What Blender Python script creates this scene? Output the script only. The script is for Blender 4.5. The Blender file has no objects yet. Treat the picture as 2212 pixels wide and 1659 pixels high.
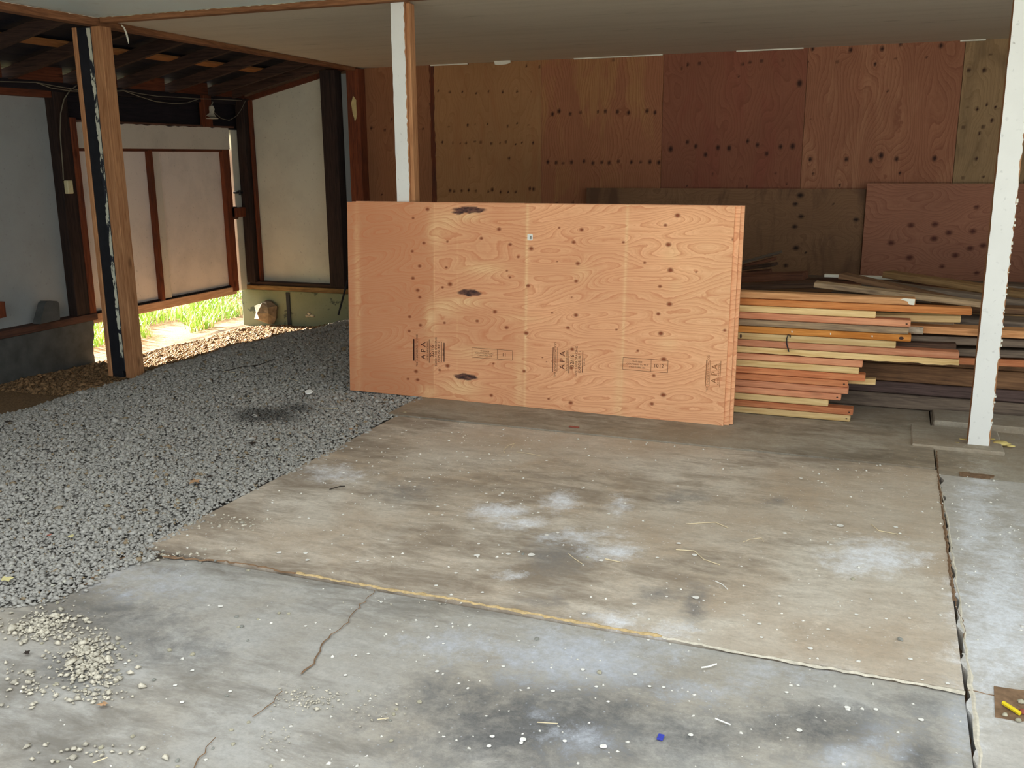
import bpy, math, random
import numpy as np
from mathutils import Matrix, Vector
random.seed(7); rng = np.random.default_rng(7)
COL = bpy.context.scene.collection
SC = bpy.context.scene

# ------------------------------------------------------------------ camera
F, YAW, PITCH, ROLL, CH = 2068.54, -0.3759313, 0.2314767, -0.00765725, 1.4873
def _axes():
    f = np.array([math.sin(YAW)*math.cos(PITCH), math.cos(YAW)*math.cos(PITCH), -math.sin(PITCH)])
    r = np.array([math.cos(YAW), -math.sin(YAW), 0.0]); u = np.cross(r, f)
    return r*math.cos(ROLL)+u*math.sin(ROLL), -r*math.sin(ROLL)+u*math.cos(ROLL), f
RR, UU, FF = _axes(); CP = np.array([0, 0, CH])
cam = bpy.data.objects.new('camera', bpy.data.cameras.new('camera')); COL.objects.link(cam)
cam.matrix_world = Matrix(((RR[0], UU[0], -FF[0], 0), (RR[1], UU[1], -FF[1], 0), (RR[2], UU[2], -FF[2], CH), (0, 0, 0, 1)))
cam.data.sensor_width = 36; cam.data.lens = F/2212*36; cam.data.clip_start = 0.05; cam.data.clip_end = 300
SC.camera = cam
def at(ax, c, x, y):                      # measured point of the photograph -> world point on the plane axis=c
    d = FF+RR*(x-1106)/F-UU*(y-829.5)/F
    return CP+d*((c-CP[ax])/d[ax])
def pix(P):
    d = np.asarray(P, float)-CP; z = d@FF
    return 1106+F*(d@RR)/z, 829.5-F*(d@UU)/z

# ------------------------------------------------------------------ light
w = bpy.data.worlds.new('sky'); SC.world = w; w.use_nodes = True
bg = w.node_tree.nodes['Background']; bg.inputs[0].default_value = (0.92, 0.97, 1.0, 1); bg.inputs[1].default_value = 1.5
sl = bpy.data.lights.new('sun', 'SUN'); sl.energy = 42; sl.angle = 0.02; sl.color = (1, 0.93, 0.78)
sun = bpy.data.objects.new('sun', sl); COL.objects.link(sun)
sun.rotation_euler = Vector((-1, 0.22, 0.33)).to_track_quat('Z', 'Y').to_euler()
SC.view_settings.view_transform = 'Standard'; SC.view_settings.look = 'None'
SC.view_settings.gamma = 1; SC.view_settings.use_curve_mapping = False
SC.view_settings.exposure = 0.52

# ------------------------------------------------------------------ node materials
class NT:
    def __init__(s, name, rough=0.8):
        s.m = bpy.data.materials.new(name); s.m.use_nodes = True; s.t = s.m.node_tree
        s.b = s.t.nodes['Principled BSDF']; s.b.inputs['Roughness'].default_value = rough
        s.b.inputs['Specular IOR Level'].default_value = 0.25
    def n(s, ty, **k):
        q = s.t.nodes.new(ty)
        for a, v in k.items(): setattr(q, a, v)
        return q
    def l(s, a, b): s.t.links.new(a, b)
    def put(s, sock, v):
        if isinstance(v, (int, float)): sock.default_value = v
        elif isinstance(v, tuple): sock.default_value = (*v, 1) if len(v) == 3 and sock.type == 'RGBA' else v
        else: s.l(v, sock)
    def coord(s, scale=(1, 1, 1), kind='Object', rnd=False):
        c = s.n('ShaderNodeTexCoord').outputs[kind]
        mp = s.n('ShaderNodeMapping'); s.l(c, mp.inputs[0]); mp.inputs['Scale'].default_value = scale
        if rnd:
            oi = s.n('ShaderNodeObjectInfo'); mu = s.n('ShaderNodeMath', operation='MULTIPLY')
            s.l(oi.outputs['Random'], mu.inputs[0]); mu.inputs[1].default_value = 37.0
            s.l(mu.outputs[0], mp.inputs['Location'])
        return mp.outputs[0]
    def noise(s, vec, sc, det=4, rough=0.55, dist=0.0):
        q = s.n('ShaderNodeTexNoise'); s.l(vec, q.inputs['Vector'])
        q.inputs['Scale'].default_value = sc; q.inputs['Detail'].default_value = det
        q.inputs['Roughness'].default_value = rough; q.inputs['Distortion'].default_value = dist
        return q.outputs['Fac']
    def ramp(s, v, a, b, lo=0.0, hi=1.0):
        q = s.n('ShaderNodeMapRange'); s.put(q.inputs[0], v)
        for i, x in zip((1, 2, 3, 4), (a, b, lo, hi)): q.inputs[i].default_value = x
        return q.outputs[0]
    def math(s, op, a, b=0.0):
        q = s.n('ShaderNodeMath', operation=op); s.put(q.inputs[0], a); s.put(q.inputs[1], b); return q.outputs[0]
    def mix(s, f, a, b, mode='MIX'):
        q = s.n('ShaderNodeMix', data_type='RGBA', blend_type=mode)
        s.put(q.inputs[0], f); s.put(q.inputs[6], a); s.put(q.inputs[7], b); return q.outputs[2]
    def attr(s, name): return s.n('ShaderNodeAttribute', attribute_name=name).outputs['Fac']
    def bump(s, h, st, d=0.002):
        q = s.n('ShaderNodeBump'); q.inputs['Strength'].default_value = st; q.inputs['Distance'].default_value = d
        s.l(h, q.inputs['Height']); s.l(q.outputs[0], s.b.inputs['Normal'])
    def out(s, c): s.put(s.b.inputs['Base Color'], c); return s.m

def C(r, g, b):                            # sRGB 0-255 -> linear
    return tuple(((v/255)/12.92 if v/255 <= 0.04045 else ((v/255+0.055)/1.055)**2.4) for v in (r, g, b))

def wood(name, base, dark, light=None, grain=1.0, knots=0.6, axis=0, stain=0.0):
    s = NT(name, 0.75); sc = [14, 14, 14]; sc[axis] = 0.9
    v = s.coord(tuple(sc), rnd=True)
    n1 = s.noise(v, 2.2*grain, 6, 0.6, 1.5); n2 = s.noise(v, 9*grain, 3, 0.6)
    c = s.mix(s.ramp(n1, 0.35, 0.68), dark, base)
    c = s.mix(s.ramp(n2, 0.45, 0.75, 0, 0.55), c, light or tuple(min(1, x*1.35) for x in base))
    kc = [5, 5, 5]; kc[axis] = 2.2
    vo = s.n('ShaderNodeTexVoronoi'); s.l(s.coord(tuple(kc), rnd=True), vo.inputs['Vector']); vo.inputs['Scale'].default_value = 1.3
    c = s.mix(s.ramp(vo.outputs['Distance'], 0.06, 0.15, knots, 0), c, tuple(x*0.3 for x in dark))
    oi = s.n('ShaderNodeObjectInfo').outputs['Random']
    c = s.mix(1.0, c, s.mix(oi, (0.82, 0.80, 0.80), (1.12, 1.08, 1.05)), 'MULTIPLY')
    if stain:
        n3 = s.noise(s.coord((3, 3, 3), rnd=True), 1.0, 5, 0.65)
        c = s.mix(s.ramp(n3, 0.5, 0.68, 0, stain), c, (0.03, 0.026, 0.022))
    s.bump(n2, 0.35, 0.002)
    return s.out(c)

def painted(name, paint, under, amount=0.3, rough=0.6, scale=6.0, dirt=0.25, streak=(1, 1, 1), smudge=(0.20, 0.19, 0.165)):
    s = NT(name, rough)
    v = s.coord(streak, rnd=True)
    n1 = s.noise(v, scale, 9, 0.65, 0.4); n2 = s.noise(v, 2.3, 7, 0.65); n3 = s.noise(s.coord((1, 1, 1), rnd=True), 40, 3)
    c = s.mix(s.ramp(n2, 0.45, 0.75, 0, dirt), paint, smudge)
    c = s.mix(s.ramp(n3, 0.64, 0.72, 0, 0.35), c, smudge)
    c = s.mix(s.ramp(n1, amount-0.02, amount+0.02, 1, 0), c, under)
    s.bump(n1, 0.25, 0.002)
    return s.out(c)

def ply(name, base, late, sap, knotc, gloss=0.7, lines=0.8, fibre=(1.5, 60, 60), patchy=None, patch_amt=0.0):
    """veneer: growth rings are bands of the mesh attribute ph; kn, sp, hole are knots, sapwood and bark inclusions"""
    s = NT(name, gloss)
    fib = s.noise(s.coord(fibre, rnd=True), 3.0, 4, 0.6)
    wob = s.noise(s.coord((5, 5, 5), rnd=True), 5.0, 4)
    ph = s.math('ADD', s.attr('ph'), s.math('MULTIPLY', wob, 0.55))
    fr = s.math('FRACT', ph)
    band = s.math('POWER', fr, 3.2)
    edge = s.ramp(fr, 0.93, 1.0, 1.0, 0.0)
    band = s.math('MULTIPLY', band, edge)
    fine = s.math('FRACT', s.math('MULTIPLY', ph, 3.0)); fine = s.math('MULTIPLY', s.math('POWER', fine, 2.0), 0.28)
    big = s.noise(s.coord((1.4, 1.4, 1.4), rnd=True), 1.5, 3)
    c = s.mix(s.ramp(big, 0.3, 0.7), base, tuple(x*0.86 for x in base))
    if patchy: c = s.mix(s.ramp(s.noise(s.coord((2.5, 2.5, .7), rnd=True), 1.6, 5, .6, .6), 0.5, 0.62, 0, patch_amt), c, patchy)
    c = s.mix(s.attr('tone'), c, tuple(x*y for x, y in zip(base, (.62, .52, .48))))
    c = s.mix(s.attr('sp'), c, sap)
    c = s.mix(s.math('MULTIPLY', band, lines), c, late)
    c = s.mix(fine, c, late)
    c = s.mix(s.ramp(fib, 0.35, 0.75, 0.0, 0.35), c, late)
    c = s.mix(s.ramp(s.attr('kn'), 0.15, 0.8), c, knotc)
    hn = s.noise(s.coord((8, 8, 22)), 3.0, 4)
    c = s.mix(s.attr('hole'), c, s.mix(s.ramp(hn, 0.4, 0.65), (0.045, 0.022, 0.020), (0.20, 0.09, 0.06)))
    s.bump(fib, 0.15, 0.001)
    return s.out(c)

def plain(name, c, rough=0.7, var=0.25, scale=20, metal=0.0, bump=0.2):
    s = NT(name, rough); s.b.inputs['Metallic'].default_value = metal
    n = s.noise(s.coord((1, 1, 1), rnd=True), scale, 5, 0.6)
    s.bump(n, bump, 0.003)
    return s.out(s.mix(s.ramp(n, 0.3, 0.7), tuple(x*(1-var) for x in c), tuple(min(1, x*(1+var)) for x in c)))

M = {}
M['fir_brown'] = wood('fir_brown', C(168, 120, 82), C(120, 78, 50))
M['beam_brown'] = wood('beam_brown', C(150, 104, 70), C(100, 64, 40), axis=1)
M['post_brown'] = wood('post_brown', C(190, 142, 100), C(150, 102, 66), axis=2, knots=0.5)
M['red_brown'] = wood('red_brown', C(122, 66, 40), C(80, 42, 28), axis=2, stain=0.3)
M['red_brown_y'] = wood('red_brown_y', C(110, 60, 38), C(75, 42, 28), axis=1, stain=0.2)
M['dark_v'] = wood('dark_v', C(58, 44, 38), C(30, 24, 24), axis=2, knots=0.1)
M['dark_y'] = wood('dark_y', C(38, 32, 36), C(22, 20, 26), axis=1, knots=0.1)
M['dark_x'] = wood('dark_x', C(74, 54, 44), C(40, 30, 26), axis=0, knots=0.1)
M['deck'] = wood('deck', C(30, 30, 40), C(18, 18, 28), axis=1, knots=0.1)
M['batten_orange'] = wood('batten_orange', C(160, 112, 66), C(140, 92, 52), axis=1, knots=0.2)
M['sill'] = wood('sill', C(150, 122, 80), C(96, 72, 44), axis=0, stain=0.5)
M['sill_y'] = wood('sill_y', C(104, 72, 58), C(66, 48, 42), axis=1, stain=0.3)
M['rail_light'] = wood('rail_light', C(200, 168, 140), C(170, 134, 106), axis=1, knots=0.3)
M['white_panel'] = painted('white_panel', C(205, 198, 184), (0.1, 0.09, 0.075), 0.27, dirt=0.3)
M['white_panel_b'] = painted('white_panel_b', C(202, 202, 186), (0.1, 0.09, 0.075), 0.25, dirt=0.25)
M['grey_panel'] = painted('grey_panel', C(160, 164, 162), (0.1, 0.09, 0.075), 0.25, dirt=0.3)
M['pink_panel'] = painted('pink_panel', C(226, 216, 206), (0.12, 0.1, 0.09), 0.26, dirt=0.3)
M['post_white'] = painted('post_white', C(232, 232, 226), (0.42, 0.40, 0.36), 0.27, dirt=0.15, scale=9, smudge=(0.4, 0.4, 0.38))
M['peel'] = painted('peel', C(205, 205, 185), (0.02, 0.022, 0.03), 0.47, dirt=0.2, scale=9, streak=(1, 1, 0.5))
M['flake'] = plain('flake', C(228, 226, 210), 0.6, 0.08)
M['flake_yel'] = plain('flake_yel', C(196, 180, 128), 0.7, 0.15)
M['ceil_rear'] = painted('ceil_rear', C(216, 208, 188), C(190, 182, 160), 0.36, dirt=0.45, scale=5, streak=(0.35, 3.5, 1), smudge=C(188, 178, 156))
M['ceil_front'] = painted('ceil_front', C(226, 240, 236), C(214, 224, 216), 0.36, dirt=0.4, scale=5, streak=(1.2, 1.2, 1), smudge=C(220, 220, 210))
M['foundation'] = painted('foundation', C(128, 132, 104), C(78, 84, 70), 0.4, dirt=0.5, scale=5, smudge=C(90, 96, 76))
M['foundation_l'] = plain('foundation_l', C(84, 86, 84), 0.9, 0.25, 9)
M['metal_dark'] = plain('metal_dark', (0.014, 0.015, 0.019), 0.5, 0.2)
M['rust'] = plain('rust', C(70, 48, 38), 0.7, 0.3, 30)
M['wire'] = plain('wire', C(120, 114, 98), 0.5, 0.1)
M['plastic_ivory'] = plain('plastic_ivory', C(214, 204, 160), 0.4, 0.05)
M['porcelain'] = plain('porcelain', C(190, 184, 165), 0.4, 0.1)
M['pebble'] = plain('pebble', C(170, 164, 142), 0.85, 0.3, 30)
M['pebble_grey'] = plain('pebble_grey', C(140, 140, 132), 0.85, 0.3, 30)
M['rock'] = plain('rock', C(128, 114, 94), 0.95, 0.45, 14, bump=0.8)
M['petal'] = plain('petal', C(240, 238, 230), 0.5, 0.04)
M['straw'] = plain('straw', C(222, 206, 170), 0.7, 0.15)
M['leaf_tan'] = plain('leaf_tan', C(178, 140, 104), 0.8, 0.25, 25)
M['leaf_yellow'] = plain('leaf_yellow', C(206, 196, 140), 0.8, 0.15, 25)
M['leaf_dark'] = plain('leaf_dark', C(50, 42, 36), 0.8, 0.3, 25)
M['red_bit'] = plain('red_bit', C(150, 84, 68), 0.8, 0.15)
M['yellow_bit'] = plain('yellow_bit', C(230, 205, 40), 0.5, 0.1)
M['blue_bit'] = plain('blue_bit', C(60, 70, 170), 0.5, 0.1)
M['ink'] = plain('ink', C(92, 50, 34), 0.8, 0.1)
M['ink_dark'] = plain('ink_dark', C(62, 34, 26), 0.8, 0.1)
M['ink_faint'] = plain('ink_faint', C(150, 98, 62), 0.8, 0.1)
M['crack'] = plain('crack', C(128, 102, 78), 0.95, 0.3, 40)
M['filler_tan'] = plain('filler_tan', C(196, 170, 124), 0.95, 0.3, 60)
M['filler_white'] = plain('filler_white', C(206, 198, 180), 0.95, 0.2, 60)
M['foam'] = plain('foam', C(210, 190, 120), 0.8, 0.2, 40)
M['bounce_ground_out'] = plain('bounce_ground_out', C(196, 194, 188), 0.9, 0.2, 5)  # unseen ground outside, made extra pale to bounce light up onto the ceiling
M['wall_out'] = plain('wall_out', C(120, 92, 70), 0.9, 0.2, 5)
for nm, b, d in (('lum_tan', (222, 170, 118), (186, 128, 80)), ('lum_orange', (222, 150, 88), (190, 112, 56)),
                 ('lum_yellow', (232, 204, 150), (208, 172, 112)), ('lum_pink', (226, 164, 124), (198, 124, 88)),
                 ('lum_deep', (214, 146, 100), (182, 104, 66)), ('lum_weather', (196, 170, 132), (120, 100, 82)),
                 ('lum_amber', (214, 150, 78), (182, 112, 44))):
    M[nm] = wood(nm, C(*b), C(*d), grain=0.8, knots=0.45)
for nm, b, d in (('old_brown', (142, 108, 76), (96, 70, 50)), ('old_grey', (128, 114, 98), (90, 78, 68)),
                 ('old_dark', (96, 74, 58), (58, 42, 34)), ('old_purple', (104, 86, 80), (70, 56, 52)), ('old_gold', (176, 142, 96), (130, 98, 62)),
                 ('old_red', (124, 82, 60), (80, 50, 38))):
    M[nm] = wood(nm, C(*b), C(*d), knots=0.3, stain=0.25)
M['log_end'] = plain('log_end', C(170, 158, 138), 0.9, 0.4, 30)
M['ply_new'] = ply('ply_new', C(254, 196, 148), C(204, 124, 82), C(250, 214, 160), C(140, 76, 46), lines=0.7)
M['ply_edge'] = wood('ply_edge', C(226, 176, 130), C(180, 118, 78), axis=2, knots=0)
def plyv(nm, base, late, sap=(200, 160, 110), pat=None, amt=0.0):
    k = 0.98; base = (base[0], base[1]*.98, base[2]*1.0); base = tuple(min(250, x*k) for x in base); late = tuple(x*k for x in late)
    return ply(nm, C(*base), C(*late), C(*sap), C(52, 26, 18), lines=0.65, fibre=(60, 60, 1.5), patchy=C(*pat) if pat else None, patch_amt=amt)
M['pv1'] = plyv('pv1', (160, 112, 76), (122, 78, 52))
M['pv2'] = plyv('pv2', (176, 134, 88), (146, 104, 66), pat=(156, 104, 68), amt=0.6)
M['pv3'] = plyv('pv3', (172, 118, 82), (122, 72, 48), pat=(178, 134, 84), amt=0.7)
M['pv4'] = plyv('pv4', (150, 98, 72), (120, 68, 48), pat=(138, 76, 60), amt=0.6)
M['pv5'] = plyv('pv5', (168, 116, 84), (120, 72, 50), pat=(182, 132, 98), amt=0.5)
M['pv6'] = plyv('pv6', (164, 138, 98), (124, 98, 66), pat=(112, 92, 66), amt=0.7)
M['ply_old'] = ply('ply_old', C(140, 106, 76), C(96, 66, 46), C(165, 130, 95), C(40, 24, 18), lines=0.4, patchy=C(84, 60, 46), patch_amt=0.8)
M['ply_old_red'] = ply('ply_old_red', C(168, 116, 90), C(124, 78, 60), C(205, 158, 128), C(84, 44, 34), lines=0.7)

def concrete(name, base, brown, dark, chalk):
    s = NT(name, 0.85); s.b.inputs['Specular IOR Level'].default_value = 0.3
    v = s.coord((1, 1, 1), 'Object'); sv = s.coord((1.0, 2.6, 1), 'Object')
    n1 = s.noise(v, 1.6, 8, 0.62, 0.3); n2 = s.noise(sv, 4.5, 12, 0.74, 0.35); n3 = s.noise(v, 60, 6, 0.8); n4 = s.noise(v, 9, 12, 0.82, 0.2); n5 = s.noise(sv, 22, 8, 0.8)
    c = s.mix(s.ramp(n1, 0.38, 0.62), base, brown)
    c = s.mix(s.ramp(n2, 0.42, 0.66, 0.0, 0.45), c, tuple(x*0.66 for x in brown))
    c = s.mix(s.ramp(n5, 0.50, 0.70, 0.0, 0.45), c, tuple(x*0.55 for x in brown))
    c = s.mix(s.ramp(n4, 0.54, 0.68, 0.0, 0.35), c, tuple(min(1, x*1.4) for x in base))
    def veil(a, n, col, c, k=1.0, g=2.6):
        f = s.math('ADD', s.attr(a), s.math('MULTIPLY', s.math('SUBTRACT', n, 0.5), g))
        f = s.math('MULTIPLY', s.ramp(f, 0.12, 0.9), s.ramp(s.attr(a), 0.02, 0.2))
        return s.mix(s.math('MULTIPLY', f, k), c, col)
    c = veil('brownv', n2, tuple(x*0.48 for x in brown), c, .9)
    c = veil('darkv', n4, dark, c, 0.9)
    c = veil('chalkv', n4, chalk, c, 0.9, 3.2)
    c = s.mix(s.ramp(n3, 0.40, 0.62, 0.0, 0.30), c, tuple(x*0.5 for x in base))
    sp = s.n('ShaderNodeTexVoronoi'); s.l(v, sp.inputs['Vector']); sp.inputs['Scale'].default_value = 34
    m = s.math('MULTIPLY', s.ramp(sp.outputs['Distance'], 0.05, 0.12, 1, 0), s.ramp(n1, 0.48, 0.52)); c = s.mix(s.math('MULTIPLY', m, 0.55), c, chalk)
    s.bump(s.math('ADD', n3, s.math('MULTIPLY', n4, 2.0)), 0.4, 0.003)
    return s.out(c)
M['conc_main'] = concrete('conc_main', C(218, 208, 192), C(194, 174, 150), C(126, 122, 118), C(244, 246, 250))
M['conc_front'] = concrete('conc_front', C(186, 184, 178), C(176, 168, 154), C(88, 88, 88), C(196, 200, 208))
M['conc_back'] = concrete('conc_back', C(180, 172, 156), C(162, 146, 124), C(110, 106, 100), C(205, 200, 190))
M['conc_right'] = concrete('conc_right', C(206, 202, 194), C(186, 178, 166), C(140, 136, 130), C(232, 235, 240))

def colattr(name, rough=0.9, tr=0.0):
    s = NT(name, rough); a = s.n('ShaderNodeAttribute', attribute_name='col')
    n = s.noise(s.coord((1, 1, 1)), 160, 2)
    c = s.mix(s.ramp(n, 0.3, 0.7, 0, 0.3), a.outputs['Color'], (0.1, 0.1, 0.09))
    if tr:
        s.b.inputs['Transmission Weight'].default_value = 0.0
        s.b.inputs['Subsurface Weight'].default_value = 0.0
    return s.out(c)
M['stones'] = colattr('stones'); M['grass'] = colattr('grass', 0.6, 1)
def ground_mat():
    s = NT('ground', 0.95); v = s.coord((1, 1, 1))
    n1 = s.noise(v, 3, 8, 0.65); n2 = s.noise(v, 70, 5, 0.7)
    d = s.mix(s.ramp(n2, 0.3, 0.7), C(96, 72, 50), C(168, 138, 102))
    g = s.mix(s.ramp(n2, 0.35, 0.65), C(104, 101, 96), C(146, 143, 136))
    c = s.mix(s.attr('dirt'), g, d)
    s.bump(n2, 0.8, 0.02)
    return s.out(c)
M['ground'] = ground_mat()

# ------------------------------------------------------------------ object helpers
def tag(o, label=None, cat=None, group=None, kind=None):
    for k, v in (('label', label), ('category', cat), ('group', group), ('kind', kind)):
        if v: o[k] = v
    return o
def empty(name, loc=(0, 0, 0), parent=None):
    o = bpy.data.objects.new(name, None); o.location = loc; o.empty_display_size = 0.1; COL.objects.link(o)
    if parent: o.parent = parent
    return o
def link(name, me, parent=None, keep=True):
    o = bpy.data.objects.new(name, me); COL.objects.link(o)
    if parent: o.parent = parent; o.matrix_parent_inverse = Matrix.Translation(-Vector(parent.location)) if keep else Matrix()
    return o
def mesh(name, vs, fs, mat, smooth=False):
    me = bpy.data.meshes.new(name); me.from_pydata([tuple(map(float, v)) for v in vs], [], fs); me.materials.append(mat)
    if smooth:
        for p in me.polygons: p.use_smooth = True
    me.update(); return me
class MB:
    def __init__(s): s.v = []; s.f = []
    def add(s, vs, fs):
        k = len(s.v); s.v += [tuple(v) for v in vs]; s.f += [tuple(i+k for i in f) for f in fs]; return s
    def box(s, x0, x1, y0, y1, z0, z1, b=0.0, M_=None):
        b = min(b, (x1-x0)*0.3, (y1-y0)*0.3, (z1-z0)*0.3)
        if b <= 0:
            vs = [(x, y, z) for x in (x0, x1) for y in (y0, y1) for z in (z0, z1)]
            fs = [(0, 1, 3, 2), (4, 6, 7, 5), (0, 4, 5, 1), (2, 3, 7, 6), (0, 2, 6, 4), (1, 5, 7, 3)]
        else:                                    # chamfered box: 24 verts
            X = (x0, x1); Y = (y0, y1); Z = (z0, z1); vs = []; idx = {}
            for i in (0, 1):
                for j in (0, 1):
                    for k in (0, 1):
                        sx, sy, sz = (1-2*i)*b, (1-2*j)*b, (1-2*k)*b
                        for a, d in ((0, (0, sy, sz)), (1, (sx, 0, sz)), (2, (sx, sy, 0))):
                            idx[i, j, k, a] = len(vs); vs.append((X[i]+d[0], Y[j]+d[1], Z[k]+d[2]))
            fs = []
            for i in (0, 1):
                q = [(i, 0, 0), (i, 1, 0), (i, 1, 1), (i, 0, 1)]; fs.append(tuple(idx[a+(0,)] for a in (q if i else q[::-1])))
                q = [(0, i, 0), (0, i, 1), (1, i, 1), (1, i, 0)]; fs.append(tuple(idx[a+(1,)] for a in (q if i else q[::-1])))
                q = [(0, 0, i), (1, 0, i), (1, 1, i), (0, 1, i)]; fs.append(tuple(idx[a+(2,)] for a in (q if i else q[::-1])))
            for i in (0, 1):
                for j in (0, 1):
                    e = [idx[i, j, 0, 0], idx[i, j, 1, 0], idx[i, j, 1, 1], idx[i, j, 0, 1]]; fs.append(tuple(e if (i ^ j) else e[::-1]))
                    e = [idx[i, 0, j, 0], idx[i, 0, j, 2], idx[i, 1, j, 2], idx[i, 1, j, 0]]; fs.append(tuple(e if (i ^ j) else e[::-1]))
                    e = [idx[0, i, j, 1], idx[1, i, j, 1], idx[1, i, j, 2], idx[0, i, j, 2]]; fs.append(tuple(e if (i ^ j) else e[::-1]))
            for i in (0, 1):
                for j in (0, 1):
                    for k in (0, 1):
                        t = (idx[i, j, k, 0], idx[i, j, k, 1], idx[i, j, k, 2]); fs.append(t if (i+j+k) % 2 else t[::-1])
        if M_ is not None: vs = [tuple(M_ @ Vector(v)) for v in vs]
        return s.add(vs, fs)
    def prism(s, pts, ax, a, c):                 # polygon extruded along axis ax from a to c
        n = len(pts); vs = []
        for d in (a, c):
            for p in pts:
                v = list(p); v.insert(ax, d); vs.append(tuple(v))
        fs = [tuple(range(n))[::-1], tuple(range(n, 2*n))]+[(i, (i+1) % n, n+(i+1) % n, n+i) for i in range(n)]
        return s.add(vs, fs)
    def tube(s, pts, r, n=6):
        pts = [Vector(p) for p in pts]; k0 = len(s.v); up = Vector((0.13, 0.27, 0.95))
        for i, p in enumerate(pts):
            t = (pts[min(i+1, len(pts)-1)]-pts[max(i-1, 0)]).normalized(); a = t.cross(up).normalized(); b = t.cross(a)
            rr = r[i] if isinstance(r, (list, tuple)) else r
            for j in range(n):
                q = 2*math.pi*j/n; s.v.append(tuple(p+a*math.cos(q)*rr+b*math.sin(q)*rr))
        for i in range(len(pts)-1):
            for j in range(n):
                a0 = k0+i*n+j; b0 = k0+i*n+(j+1) % n; s.f.append((a0, b0, b0+n, a0+n))
        s.f.append(tuple(range(k0, k0+n))[::-1]); e = k0+(len(pts)-1)*n; s.f.append(tuple(range(e, e+n)))
        return s
    def build(s, name, mat, parent=None, smooth=False): return link(name, mesh(name, s.v, s.f, mat, smooth), parent)
def part(name, mat, parent, *a, b=0.003): return MB().box(*a, b=b).build(name, mat, parent)

def ragged(pts, amp, step=0.03):                 # polyline with an irregular outline
    out = []
    for (x0, y0), (x1, y1) in zip(pts[:-1], pts[1:]):
        L = math.hypot(x1-x0, y1-y0); n = max(1, int(L/step))
        for i in range(n):
            t = i/n; k = amp*(random.random()-0.5)*2
            out.append((x0+(x1-x0)*t-(y1-y0)/L*k, y0+(y1-y0)*t+(x1-x0)/L*k))
    out.append(pts[-1]); return out

# ------------------------------------------------------------------ veneer sheets
def fields(U, V, seed, spacing, knots, along='u', period=None, sap=(), holes=(), amp=1.0):
    """U along, V across the sheet, in metres"""
    r = np.random.default_rng(seed)
    A, B = (U, V) if along == 'u' else (V, U)          # A: along the grain
    ph = B/spacing
    for k in range(16):
        ka = 2*np.pi/r.uniform(0.45, 2.2)
        kb = (2*np.pi*r.integers(1, 5)/period) if period else 2*np.pi/r.uniform(0.16, 0.8)
        ph = ph+amp*r.uniform(0.15, 0.85)*np.sin(ka*A*r.choice([-1, 1])+kb*B+r.uniform(0, 6.28))/(1+0.10*kb/6)
    kn = np.zeros_like(U)
    for (ku, kv, ks) in knots:
        da, db = (U-ku, V-kv) if along == 'u' else (V-kv, U-ku)
        q = np.sqrt((da/1.9)**2+db**2)
        ph = ph+2.2*ks*np.exp(-q/(0.028*ks+0.01))*np.sign(np.sin(ku*77+kv*31)+0.3)
        q2 = np.sqrt((da/1.35)**2+db**2); kn = np.maximum(kn, np.clip(1.2-q2/(0.0135*ks), 0, 1))
    sp = np.zeros_like(U)
    for (a, b, ra, rb, s) in sap: sp = np.maximum(sp, s*np.exp(-((U-a)/ra)**2-((V-b)/rb)**2))
    ho = np.zeros_like(U)
    for (a, b, ra, rb) in holes:
        q = np.abs((U-a)/ra)**1.5+np.abs((V-b+0.0025*np.sin(U*90))/rb)**2; ho = np.maximum(ho, np.clip((1.15-q)*3, 0, 1))
    return ph, kn, sp, ho
def sheet_mesh(name, W, H, T, mat, edge, res, **k):
    """sheet in local X (0..W), Z (0..H), front face at y=0, back at y=T"""
    nu = max(2, int(W/res)); nv = max(2, int(H/res))
    U, V = np.meshgrid(np.linspace(0, W, nu+1), np.linspace(0, H, nv+1)); U = U.ravel(); V = V.ravel()
    co = np.stack([U, np.zeros_like(U), V], 1)
    ii = np.arange((nu+1)*(nv+1)).reshape(nv+1, nu+1)
    q = np.stack([ii[:-1, :-1], ii[:-1, 1:], ii[1:, 1:], ii[1:, :-1]], -1).reshape(-1, 4)
    n0 = len(co); box = [(0, 0, 0), (W, 0, 0), (W, 0, H), (0, 0, H), (0, T, 0), (W, T, 0), (W, T, H), (0, T, H)]
    fs = q.tolist()+[[n0+i for i in f] for f in ((4, 7, 6, 5), (0, 4, 5, 1), (1, 5, 6, 2), (2, 6, 7, 3), (3, 7, 4, 0))]
    me = bpy.data.meshes.new(name); me.from_pydata(np.vstack([co, box]).tolist(), [], fs)
    me.materials.append(mat); me.materials.append(edge)
    mi = np.zeros(len(fs), int); mi[-4:] = 1; me.polygons.foreach_set('material_index', mi)
    tone = k.pop('tone', None); F4 = fields(U, V, **k)+(((tone(U, V)) if tone else np.zeros_like(U)),)
    for nm, a in zip(('ph', 'kn', 'sp', 'hole', 'tone'), F4):
        at_ = me.attributes.new(nm, 'FLOAT', 'POINT'); at_.data.foreach_set('value', np.concatenate([a, np.zeros(8)+0.2]).astype(np.float32) if nm == 'ph' else np.concatenate([a, np.zeros(8)]).astype(np.float32))
    me.update(); return me

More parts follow.
